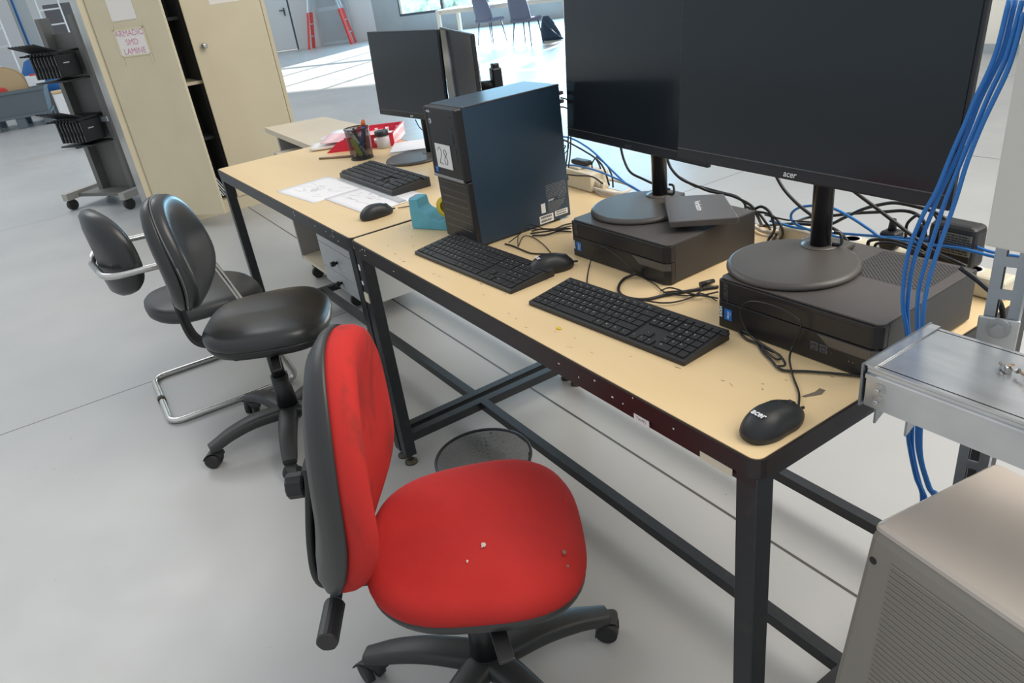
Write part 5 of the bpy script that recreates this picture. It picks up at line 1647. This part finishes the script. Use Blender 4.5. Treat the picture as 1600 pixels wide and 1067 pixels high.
def task_chair(label, loc, rz, seatmat, backmat, shellmat, seat_z, angles, red=True):
    t = thing('swivel_chair', label, 'chair', loc, rz)
    star_base(t, angles, 0.285, 'chairplastic')
    bm = add_cyl(B0(), (0, 0, 0.13), (0, 0, 0.255), 0.036, 0.030, 24)
    add_cyl(bm, (0, 0, 0.255), (0, 0, seat_z - 0.09), 0.024, n=20)
    obj('gas_column', bm, 'chairblack', t)
    # mechanism under the seat
    bm = boxbm((0, 0.0, seat_z - 0.098), (0.13, 0.22, 0.052), bev=0.014, seg=3)
    if not red:
        add_box(bm, (0.09, -0.05, seat_z - 0.098), (0.07, 0.10, 0.035), bev=0.010)
        add_box(bm, (0.0, 0.14, seat_z - 0.090), (0.10, 0.08, 0.030), bev=0.010)
    add_box(bm, (0, -0.02, seat_z - 0.074), (0.18, 0.16, 0.012), bev=0.003)
    mc = obj('mechanism', bm, 'chairblack', t)
    # seat
    hw, hd = (0.232, 0.215) if red else (0.232, 0.212)
    out = superell(hw, hd, 56, 2.9, 0, back=0.86, front=1.0)
    def warp(p):
        k = p.y / hd
        # waterfall front, slightly dished
        p.z += -0.016 * max(0, k) ** 3 + 0.010 * max(0, -k - 0.4) - 0.010 * (1 - min(1, abs(p.x / hw))) * (1 if p.z > 0.04 else 0)
        return p
    yc = 0.022
    bm = add_rings(B0(), pad_rings(out, CUSH, warp))
    sc_ = obj('seat', bm, seatmat, t, (0, yc, seat_z - 0.055))
    for v in ():
        pass
    prof = [(0.70, -0.040), (0.85, -0.036), (0.955, -0.020), (0.985, -0.006), (0.99, 0.004), (0.97, 0.006)] if red else [(0.72, -0.035), (0.85, -0.034), (0.93, -0.026), (0.965, -0.014), (0.985, -0.004), (0.985, 0.004)]
    bm = add_rings(B0(), pad_rings(out, prof, lambda p: Vector((p.x, p.y, p.z - 0.016 * max(0, p.y / hd) ** 3 + 0.010 * max(0, -p.y / hd - 0.4)))))
    obj('seat_shell', bm, shellmat, t, (0, yc, seat_z - 0.055))
    # levers
    bm = add_cyl(B0(), (0.04, 0.02, seat_z - 0.10), (0.19, 0.05, seat_z - 0.105), 0.005, n=10)
    add_box(bm, (0.205, 0.055, seat_z - 0.108), (0.075, 0.030, 0.008), rot=Matrix.Rotation(0.25, 3, 'Y') @ Matrix.Rotation(0.2, 3, 'Z'), bev=0.003)
    obj('height_lever', bm, 'chairblack', t)
    # backrest
    bt = t
    if red:
        bw, bh, zc = 0.203, 0.250, 0.680
    else:
        bw, bh, zc = 0.180, 0.190, 0.755
    out = superell(bw, bh, 60, 2.35, 0, back=0.98, front=0.86)
    yb = -0.220 if red else -0.222
    tl = -0.20 if red else 0.0
    rot = Matrix.Rotation(PI / 2, 4, 'X')      # pad z -> -y ; we flip so cushion faces +y
    def place(p, lum):
        # p: x across, y up, z thickness towards the sitter
        curve = 0.045 * (p.x / bw) ** 2
        lumb = lum * 0.020 * math.exp(-((p.y + bh * 0.35) / 0.12) ** 2)
        yy = yb + p.z + curve + lumb - tl * p.y
        return Vector((p.x, yy, zc + p.y))
    cu = [(0.93, 0.0), (0.985, 0.006), (1.0, 0.018), (0.995, 0.036), (0.965, 0.052), (0.90, 0.062), (0.74, 0.062), (0.4, 0.052), (0.001, 0.046)] if red else [(0.93, 0.0), (0.985, 0.006), (1.0, 0.018), (0.99, 0.032), (0.955, 0.044), (0.88, 0.052), (0.7, 0.054), (0.4, 0.052), (0.001, 0.050)]
    rg = [[place(p, 1) for p in ring] for ring in pad_rings(out, cu)]
    bk = obj('backrest', add_rings(B0(), rg), backmat, t)
    if red:
        sh = [(0.001, -0.034), (0.4, -0.034), (0.70, -0.032), (0.88, -0.026), (0.985, -0.010), (1.015, 0.003), (1.01, 0.010), (0.98, 0.010)]
    else:
        sh = [(0.001, -0.034), (0.4, -0.034), (0.75, -0.032), (0.90, -0.026), (0.975, -0.012), (0.995, 0.002), (0.99, 0.008)]
    rg = [[place(p, 0.6) for p in ring] for ring in pad_rings(out, sh)]
    obj('back_shell', add_rings(B0(), rg), shellmat if red else backmat, t)
    if not red:
        ring = [place(Vector((x_ * 1.0, y_ * 1.0, 0.012)), 1) for x_, y_ in out]
        obj('seam_piping', add_tube(B0(), ring + [ring[0]], 0.0022, 6, smoothpath=False), 'piping', bk)
    # L-shaped back carrier
    zb_ = seat_z - 0.090
    yk = yb - 0.055 - (0.075 if red else 0.0)
    if red:
        pts = [(0, -0.05, zb_), (0, -0.20, zb_), (0, -0.275, zb_ + 0.004), (0, -0.300, zb_ + 0.030), (0, -0.290, zb_ + 0.12), (0, -0.260, zb_ + 0.25), (0, -0.255, zb_ + 0.29)]
    else:
        pts = [(0, -0.05, zb_), (0, -0.16, zb_ + 0.002), (0, -0.222, zb_ + 0.02), (0, -0.245, zb_ + 0.07), (0, -0.249, zb_ + 0.17), (0, -0.247, zb_ + 0.30)]
    obj('back_carrier', add_tube(B0(), pts, 0.01, 16, k=5, up=X, prof=lambda j, n, tt: (0.030 * math.copysign(abs(math.cos(2 * PI * j / n)) ** 0.4, math.cos(2 * PI * j / n)), 0.0085 * math.copysign(abs(math.sin(2 * PI * j / n)) ** 0.4, math.sin(2 * PI * j / n)))), 'chairblack', t)
    if red:
        kb_ = B0()
        n = 24
        rings = []
        for dz_, s in ((0, 0.9), (0.004, 1.0), (0.030, 1.0), (0.034, 0.9)):
            rings.append([((0.024 + 0.0016 * (i % 2)) * s * math.cos(2 * PI * i / n), -dz_, (0.024 + 0.0016 * (i % 2)) * s * math.sin(2 * PI * i / n)) for i in range(n)])
        add_rings(kb_, rings, smooth=False)
        obj('adjuster_knob', kb_, 'chairblack', t, (0, -0.272, zb_ + 0.240))
        kb_ = B0()
        rings = []
        for dx_, s in ((0.0, 0.9), (0.004, 1.0), (0.090, 1.0), (0.094, 0.92)):
            rings.append([(dx_, (0.0205 + 0.001 * (i % 3 == 0)) * s * math.cos(2 * PI * i / 18), (0.0205 + 0.001 * (i % 3 == 0)) * s * math.sin(2 * PI * i / 18)) for i in range(18)])
        add_rings(kb_, rings, smooth=False)
        obj('tilt_handle', kb_, 'chairblack', t, (0.075, -0.262, zb_ + 0.004))
        obj('handle_shaft', add_cyl(B0(), (0.02, -0.262, zb_ + 0.004), (0.078, -0.262, zb_ + 0.004), 0.012, n=12), 'chairblack', t)
    return t

rzr = math.radians(-30)
redc = task_chair('red fabric swivel chair with black shell, closest to the camera', (0.945, -0.232, 0), rzr, 'redfabric', 'redworn', 'chairplastic', 0.485,
                  [a + 30 for a in (80, 152, 224, 296, 8)])
bm = B0()
seat = [o for o in redc.children if o.name.startswith('seat')][0]
def blot(bm, cx, cy, r_, rnd, z=0.0, st=1.6):
    t_ = bmesh.new()
    t_.faces.new([t_.verts.new((math.cos(k * PI / 5) * r_ * rnd.uniform(.5, 1.1) * st, math.sin(k * PI / 5) * r_ * rnd.uniform(.5, 1.1), 0)) for k in range(10)])
    merge(bm, t_, Matrix.Translation((cx, cy, z)))
rnd = random.Random(21)
blot(bm, 0.075, 0.020, 0.006, rnd, 0.0635)
blot(bm, 0.115, -0.010, 0.003, rnd, 0.0660)
obj('pale_stain', bm, 'cordgrey', seat)
bm = B0()
blot(bm, 0.115, 0.168, 0.004, rnd, 0.0545)
blot(bm, 0.150, 0.170, 0.003, rnd, 0.0535)
obj('dark_stain', bm, 'dirt', seat)

blkc = task_chair('black leatherette swivel chair without arms in front of the papers table', (-0.455, -0.222, 0), math.radians(-25), 'leather', 'leather', 'chairblack', 0.503,
                  [a + 25 for a in (268, 340, 52, 124, 196)], red=False)

# cantilever visitor chair
cc_ = thing('cantilever_chair', 'grey padded visitor chair on a bent steel tube frame, farthest from the camera', 'chair', (-1.115, -0.30, 0), -0.03)
R_ = 0.0125
hwid = 0.243
def arcpts(c, r_, a0, a1, n, ax1, ax2):
    return [V3(c) + V3(ax1) * (r_ * math.cos(math.radians(a0 + (a1 - a0) * i / n))) + V3(ax2) * (r_ * math.sin(math.radians(a0 + (a1 - a0) * i / n))) for i in range(n + 1)]
def rounded(points, rads, n=7):
    out = [V3(points[0])]
    for i in range(1, len(points) - 1):
        p0, p1, p2 = V3(points[i - 1]), V3(points[i]), V3(points[i + 1])
        r_ = rads[i - 1]
        a = (p0 - p1).normalized()
        b = (p2 - p1).normalized()
        s = p1 + a * r_
        e = p1 + b * r_
        for k in range(n + 1):
            t_ = k / n
            out.append(s * (1 - t_) ** 2 + p1 * 2 * t_ * (1 - t_) + e * t_ ** 2)
    out.append(V3(points[-1]))
    return out
w = hwid
path = [(0, -0.285, R_), (w, -0.285, R_), (w, 0.235, R_), (w, 0.04, 0.63), (w, -0.31, 0.64), (0, -0.335, 0.64)]
pr = rounded(path, [0.06, 0.05, 0.06, 0.07])
pl = [Vector((-p.x, p.y, p.z)) for p in pr]
full = pr[::-1] + pl[1:]
# closed loop: rear bar of the arms - right side - floor - left side
loop = pl[::-1][:-1] + pr
obj('tube_frame', add_tube(B0(), loop, R_, 14, smoothpath=False), 'chrome', cc_)
obj('floor_collar', add_cyl(B0(), (-0.012, -0.285, R_), (0.012, -0.285, R_), R_ + 0.004, n=20), 'footmetal', cc_)
out = superell(0.225, 0.225, 52, 2.7, 0, back=0.92, front=1.0)
def wseat(p):
    k = p.y / 0.225
    p.z += -0.030 * max(0, k) ** 2 + 0.02 * max(0, -k - 0.5)
    return p
CU2 = [(0.80, -0.012), (0.93, -0.006), (0.99, 0.008), (1.0, 0.022), (0.985, 0.038), (0.94, 0.048), (0.85, 0.054), (0.5, 0.060), (0.001, 0.062)]
obj('seat', add_rings(B0(), pad_rings(out, CU2, wseat)), 'leathergrey', cc_, (0, 0.005, 0.375))
for sx in (-1, 1):
    obj('seat_bracket', add_cyl(B0(), (sx * 0.12, 0.10, 0.37), (sx * (w - 0.002), 0.115, 0.375), 0.008, n=10), 'chrome', cc_)
outb = superell(0.200, 0.165, 52, 2.5, 0, back=1.0, front=0.90)
def wb2(p):
    q = Vector((p.x, -0.300 + p.z + 0.055 * (p.x / 0.200) ** 2 - 0.02 * p.y, 0.682 + p.y))
    return Matrix.Rotation(0.17, 3, 'Z') @ q
rg = [[wb2(p) for p in ring] for ring in pad_rings(outb, [(0.001, -0.02), (0.6, -0.02), (0.90, -0.014), (0.985, 0.0), (1.0, 0.015), (0.985, 0.032), (0.93, 0.044), (0.8, 0.050), (0.4, 0.052), (0.001, 0.050)])]
bk = obj('backrest', add_rings(B0(), rg), 'leather', cc_)
ring = [wb2(Vector((x_ * 0.93, y_ * 0.93, 0.044))) for x_, y_ in outb]
obj('seam_piping', add_tube(B0(), ring + [ring[0]], 0.0018, 6, smoothpath=False), 'rubber', bk)

# ------------------------------------------------------------------ wire mesh waste bin
wb_ = thing('waste_bin', 'black wire mesh waste bin on the floor behind the red seat', 'bin', (0.512, 0.052, 0), 0)
mesh_cup(0.104, 0.131, 0.27, 'binmesh', wb_, n=64)
for rr, z, q, nm in ((0.131, 0.272, 0.0042, 'rim'), (0.104, 0.006, 0.003, 'bottom_ring')):
    obj(nm, add_tube(B0(), [(rr * math.cos(a * PI / 24), rr * math.sin(a * PI / 24), z) for a in range(49)], q, 10, smoothpath=False), 'meshblack', wb_)
obj('bottom', add_lathe(B0(), [(0.097, 0.003), (0.097, 0.006)], 40), 'meshblack', wb_)
obj('seam_wire', add_cyl(B0(), (0.055, 0.082, 0.005), (0.070, 0.104, 0.27), 0.002, n=6), 'meshblack', wb_)

# ================================================================== FOREGROUND FRAME ON THE RIGHT
ZB = 0.915
bt_ = thing('metal_trunking', 'galvanised steel cable trunking running off the right edge', 'trunking', (1.515, 0.150, ZB), 0.010)
LL, WW, HH = 1.1, 0.155, 0.062
# local: x along, y back, top at z=0
bm = B0()
add_box(bm, (LL / 2 + 0.002, WW / 2, -0.0015), (LL - 0.002, WW - 0.012, 0.003))
obj('cover', bm, 'galv', bt_)
bm = B0()
prof = [(0.000, 0.000), (0.006, 0.000), (0.006, -0.006), (0.002, -0.007), (0.002, -0.012), (-0.002, -0.014), (-0.002, -HH), (0.010, -HH), (0.010, -HH + 0.003), (0.002, -HH + 0.003), (0.002, -0.016), (0.004, -0.010)]
prof = [(0.0, 0.0), (0.008, 0.0), (0.008, -0.004), (0.001, -0.005), (0.001, -0.010), (-0.003, -0.012), (-0.003, -0.018), (0.0, -0.020), (0.0, -HH), (WW, -HH), (WW, 0.0), (WW - 0.008, 0.0), (WW - 0.008, -0.004), (WW - 0.002, -0.004), (WW - 0.002, -HH + 0.002), (0.002, -HH + 0.002), (0.002, -0.020), (0.004, -0.018), (0.004, -0.004), (0.0, -0.004)]
rings = [[(x_, a, b) for a, b in prof] for x_ in (0.004, LL)]
add_rings(bm, rings, cap0=False, cap1=False, smooth=False)
obj('channel', bm, 'galv', bt_)
obj('end_plate', boxbm((0.0, WW / 2, -HH / 2 + 0.001), (0.003, WW + 0.010, HH + 0.004)), 'galvdark', bt_)
obj('end_lip', boxbm((0.008, WW / 2, 0.0015), (0.014, WW + 0.004, 0.002)), 'galv', bt_)
for k in range(2):
    bm = B0()
    n = 6
    add_cyl(bm, (0.024, -0.0005, -0.030 - 0.018 * k), (0.024, -0.0040, -0.030 - 0.018 * k), 0.0072, n=6, smooth=False)
    add_cyl(bm, (0.024, -0.0040, -0.030 - 0.018 * k), (0.024, -0.0085, -0.030 - 0.018 * k), 0.0035, n=12)
    add_cyl(bm, (0.024, 0.0, -0.030 - 0.018 * k), (0.024, -0.0012, -0.030 - 0.018 * k), 0.0088, n=18)
    obj('bolt', bm, 'chrome', bt_)
for x_ in (0.018, 0.062):
    bm = B0()
    add_rings(bm, [[(x_, 0.004, -HH), (x_, 0.055, -HH), (x_, 0.004, -HH - 0.026)], [(x_ + 0.003, 0.004, -HH), (x_ + 0.003, 0.055, -HH), (x_ + 0.003, 0.004, -HH - 0.026)]], smooth=False)
    obj('fin_bracket', bm, 'galvdark', bt_)

# loose screws on the trunking
def screw():
    t = thing('loose_screw', 'x', 'screw', (0, 0, 0), 0, 'screws in a heap on the trunking')
    obj('shank', add_cyl(B0(), (0, 0, 0.0035), (0.011, 0, 0.0035), 0.0018, n=8), 'brass', t)
    obj('head', add_cyl(B0(), (-0.003, 0, 0.0035), (0.0, 0, 0.0035), 0.0038, n=6, smooth=False), 'silver', t)
    return t
s0 = screw()
rnd = random.Random(4)
s0['label'] = 'small loose screw in the heap lying on the steel trunking'
s0.location = (1.640, 0.250, ZB + 0.0003)
for k in range(13):
    d = dup(s0, (1.637 + rnd.uniform(0, 0.050), 0.250 + rnd.uniform(-0.008, 0.010), ZB + 0.0003 + (k % 3) * 0.0045), rnd.uniform(0, 6.28))

sr = thing('slotted_strut', 'galvanised slotted steel strut standing upright behind the trunking', 'strut', (1.578, 0.372, 0), 0.30)
# C channel with slots, front face towards -y
def slotted_plate(bm, w, z0, z1, pitch, y0, th):
    n = int((z1 - z0) / pitch)
    for i in range(n):
        a = z0 + i * pitch
        add_box(bm, (0, y0, a + pitch * 0.15), (w, th, pitch * 0.30 + 0.0002))
        for s in (-1, 1):
            add_box(bm, (s * (w / 2 - w * 0.16), y0, a + pitch * 0.65), (w * 0.32, th, pitch * 0.70))
bm = B0()
slotted_plate(bm, 0.041, 0.0, 1.40, 0.048, -0.0195, 0.0025)
for s in (-1, 1):
    add_box(bm, (s * 0.0195, 0, 0.68), (0.0025, 0.041, 1.36))
    add_box(bm, (s * 0.014, 0.0195, 0.68), (0.011, 0.0025, 1.36))
obj('channel', bm, 'galvdark', sr)
bm = boxbm((-0.001, -0.0230, 0.900), (0.050, 0.004, 0.066), bev=0.006)
add_box(bm, (-0.001, -0.034, 0.866), (0.050, 0.026, 0.004))
obj('bracket', bm, 'galv', sr)
bm = B0()
add_cyl(bm, (0, -0.025, 0.918), (0, -0.0275, 0.918), 0.015, n=24)
add_cyl(bm, (0, -0.0275, 0.918), (0, -0.034, 0.918), 0.0085, n=6, smooth=False)
obj('bolt', bm, 'silver', sr)
obj('foot_plate', boxbm((0, 0, 0.004), (0.046, 0.046, 0.006)), 'galvdark', sr)

wt_ = thing('plastic_trunking', 'wide off-white plastic trunking mounted on the slotted strut', 'trunking', (1.634, 0.335, 1.048), 0.0)
obj('body', boxbm((0, -0.012, 0.30), (0.135, 0.030, 0.60), bev=0.003), 'trunkwhite', wt_)
cdn = thing('ribbed_conduit', 'grey ribbed flexible conduit half hidden by the off-white trunking', 'conduit', (1.553, 0.408, 1.045), 0)
bm = B0()
prof = []
for k in range(22):
    prof += [(0.016, 0.006 * k), (0.020, 0.006 * k + 0.0015), (0.020, 0.006 * k + 0.0035), (0.016, 0.006 * k + 0.005)]
add_lathe(bm, prof, 20)
obj('ribs', bm, 'conduit', cdn)
obj('nut', add_lathe(B0(), [(0.018, 0.0), (0.024, 0.002), (0.024, 0.016), (0.019, 0.018)], 12, (0, 0, 0.105), smooth=False), 'conduit', cdn)
cdn2 = thing('ribbed_conduit', 'grey ribbed flexible conduit at the right frame edge beside the strut', 'conduit', (1.615, 0.470, 0.90), 0)
bm = B0()
add_lathe(bm, prof, 20)
obj('ribs', bm, 'conduit', cdn2)

# machine housing, bottom right corner
mh = thing('machine_housing', 'grey-brown ribbed machine housing in the bottom right corner', 'machine', (1.587, 0.084, 0.012), -0.155)
mw, md, mhh = 0.62, 0.245, 0.715
bm = B0()
def tri(x0, x1, y0, y1):
    return [(x0, y0), (x1, y0), (x1, y1), (x0, y1)]
lev = [(0.0, 0.030), (0.42, 0.012), (0.66, 0.002), (0.690, 0.004), (0.704, 0.012)]
rings = []
for z, o_ in lev:
    rings.append([(x_, y_, z) for x_, y_ in rrect(mw, md, 0.008, 3, 0, 0)])
rings = []
for z, grow in ((0.0, 0.035), (0.40, 0.018), (0.690, 0.0), (0.704, -0.004)):
    rings.append([(x_, y_, z) for x_, y_ in rrect(mw + grow, md + grow, 0.010, 3, -grow, -grow)])
add_rings(bm, rings, smooth=False)
bd = obj('body', bm, 'machine', mh)
bm = B0()
rings = []
for z, g_ in ((0.7045, -0.002), (0.710, -0.003), (0.7145, -0.008)):
    rings.append([(x_, y_, z) for x_, y_ in rrect(mw + 2 * g_, md + 2 * g_, 0.010, 3, -g_, -g_)])
add_rings(bm, rings, smooth=False)
obj('lid', bm, 'machinetop', mh)
bm = B0()
for k in range(60):
    z = 0.668 - 0.0098 * k
    g_ = 0.018 * (0.690 - z) / 0.29 if z > 0.40 else 0.018 + 0.017 * (0.40 - z) / 0.40
    if z > 0.03:
        add_box(bm, (mw / 2 + 0.016, -g_ - 0.0006, z), (mw - 0.045, 0.0020, 0.0042), rot=Matrix.Rotation(0.5, 3, 'X'))
obj('front_ribs', bm, 'machine', mh)
obj('screw_hole', add_cyl(B0(), (0.012, -0.0015, 0.655), (0.012, -0.0035, 0.655), 0.0055, n=18), 'rubber', mh)
for x_ in (0.05, mw - 0.05):
    for y_ in (0.05, md - 0.05):
        obj('foot', add_cyl(B0(), (x_, y_, -0.012), (x_, y_, 0.001), 0.02, n=16), 'rubber', mh)

# ================================================================== CABLES
def cable(keys, name, label, m_, part=False, group=None):
    if len(keys) == 1:
        r_, pts = CABLE_PATHS[keys[0]]
        o = obj(name, add_tube(B0(), pts, r_, 8, k=5), m_)
        return tag(o, label, 'cable', group)
    t = thing(name, label, 'cable', (0, 0, 0), 0, group)
    for k in keys:
        r_, pts = CABLE_PATHS[k]
        obj('strand', add_tube(B0(), pts, r_, 8, k=5), m_, t)
    return t
cable(['mouse2a'], 'mouse_cable', 'thin black cable running from the tower base to the mouse', 'cordblack')
cable(['mouse2b'], 'looped_cable', 'thin black cable looping up beside the tower right side', 'cordblack')
cable(['kbcord1'], 'keyboard_cable', 'black cable curving from the back of the tower keyboard to the mouse', 'cordblack')
cable(['bund1', 'bund2', 'bund3', 'bund4'], 'cable_bundle', 'tied bundle of black cables between the tower and the left flat computer', 'cordblack')
cable(['kb2cord'], 'keyboard_cable', 'thin black cable arching in front of the left flat computer', 'cordblack')
cable(['usbthick'], 'usb_cable', 'thick black cable looping out of the left flat computer front', 'cordblack')
cable(['coil1', 'coil2', 'coil3'], 'cable_coil', 'coiled thin black cables on the table between the flat computers', 'cordblack')
cable(['kb2tail'], 'cable_end', 'short black cable end lying along the back of the nearest keyboard', 'cordblack')
cable(['mousecord', 'mcoil1', 'mcoil2'], 'mouse_cable', 'black mouse cable arching and coiled before the right flat computer', 'cordblack')
ft = CABLE_PATHS['coil2'][1][-1]
tag(obj('cable_connector', add_cyl(B0(), (ft[0] - 0.004, ft[1] - 0.01, ft[2] + 0.002), (ft[0] + 0.004, ft[1] + 0.022, ft[2] + 0.003), 0.0065, 0.0045, 10), 'cordblack'), 'small black connector at the end of the coiled cables', 'connector')
for keys, nm, lb, m_ in (
    (['mon1'], 'monitor_cable', 'thick black cable falling from the left big monitor towards the table back', 'cordblack'),
    (['mon2'], 'monitor_cable', 'black cable running beside the one from the left big monitor, behind the drive', 'cordblack'),
    (['back1', 'back2', 'back3'], 'cable_arches', 'black cables arching down behind the left flat computer', 'cordblack'),
    (['back4'], 'power_cable', 'long black cable sweeping behind the right monitor post, lower one', 'cordblack'),
    (['back5'], 'power_cable', 'long black cable sweeping behind the right monitor post to the adapter', 'cordblack'),
    (['back6'], 'monitor_cable', 'thick black cable falling straight from the right monitor to the vented computer', 'cordblack'),
    (['back7'], 'monitor_cable', 'black cable falling from the right monitor left of its post', 'cordblack'),
    (['back8', 'back12'], 'plug_leads', 'two short black leads rising from the power strip plugs', 'cordblack'),
    (['back9', 'back10'], 'cable_loops', 'black cable loops lying behind the vent holes', 'cordblack'),
    (['back11'], 'thin_cable', 'thin black cable passing level behind the right monitor foot', 'cordblack'),
    (['blue1'], 'network_cable', 'blue network cable with a loop behind the right monitor post', 'cordblue'),
    (['blue2'], 'network_cable', 'blue network cable running straight along the power strip', 'cordblue'),
    (['blue3'], 'network_cable', 'blue cable arching from the tower back, upper one', 'cordblue'),
    (['blue4'], 'network_cable', 'blue cable from the tower back over the socket box, lower one', 'cordblue'),
    (['mcab1'], 'monitor_cable', 'black cable curving from under the left big monitor to its post', 'cordblack'),
    (['lc1', 'lc2', 'lc3', 'lc4'], 'cable_hank', 'hank of black cable hanging behind the socket box', 'cordblack'),
    (['lc5'], 'thin_cable', 'black cable lying across the socket box', 'cordblack'),
    (['grey1', 'grey2'], 'socket_lead', 'cream cable coiled beside the socket box', 'cordgrey'),
    (['tw1', 'tw2', 'tw5', 'tw6'], 'tower_leads', 'thin black leads hanging behind the tower', 'cordblack'),
    (['tw3'], 'tower_lead', 'upper black lead plugged into the tower top back', 'cordblack'),
    (['tw4'], 'tower_lead', 'lower black lead plugged into the tower top back', 'cordblack'),
    (['bmon'], 'monitor_cable', 'thin black cable below the small monitor on the farther table', 'cordblack'),
    (['mouse3'], 'mouse_cable', 'black cord of the mouse lying by the papers', 'cordblack'),
    (['dn1'], 'power_cable', 'black cable dropping behind the slotted strut', 'cordblack'),
):
    cable(keys, nm, lb, m_)
for k, lb in (('hang1', 'blue hanging network cable, leftmost of the four in front of the right monitor'),
              ('hang2', 'blue hanging network cable, second from the left of the four'),
              ('hang3', 'blue hanging network cable, third from the left of the four'),
              ('hang4', 'blue hanging network cable, rightmost of the four by the monitor edge')):
    cable([k], 'network_cable', lb, 'cordblue')
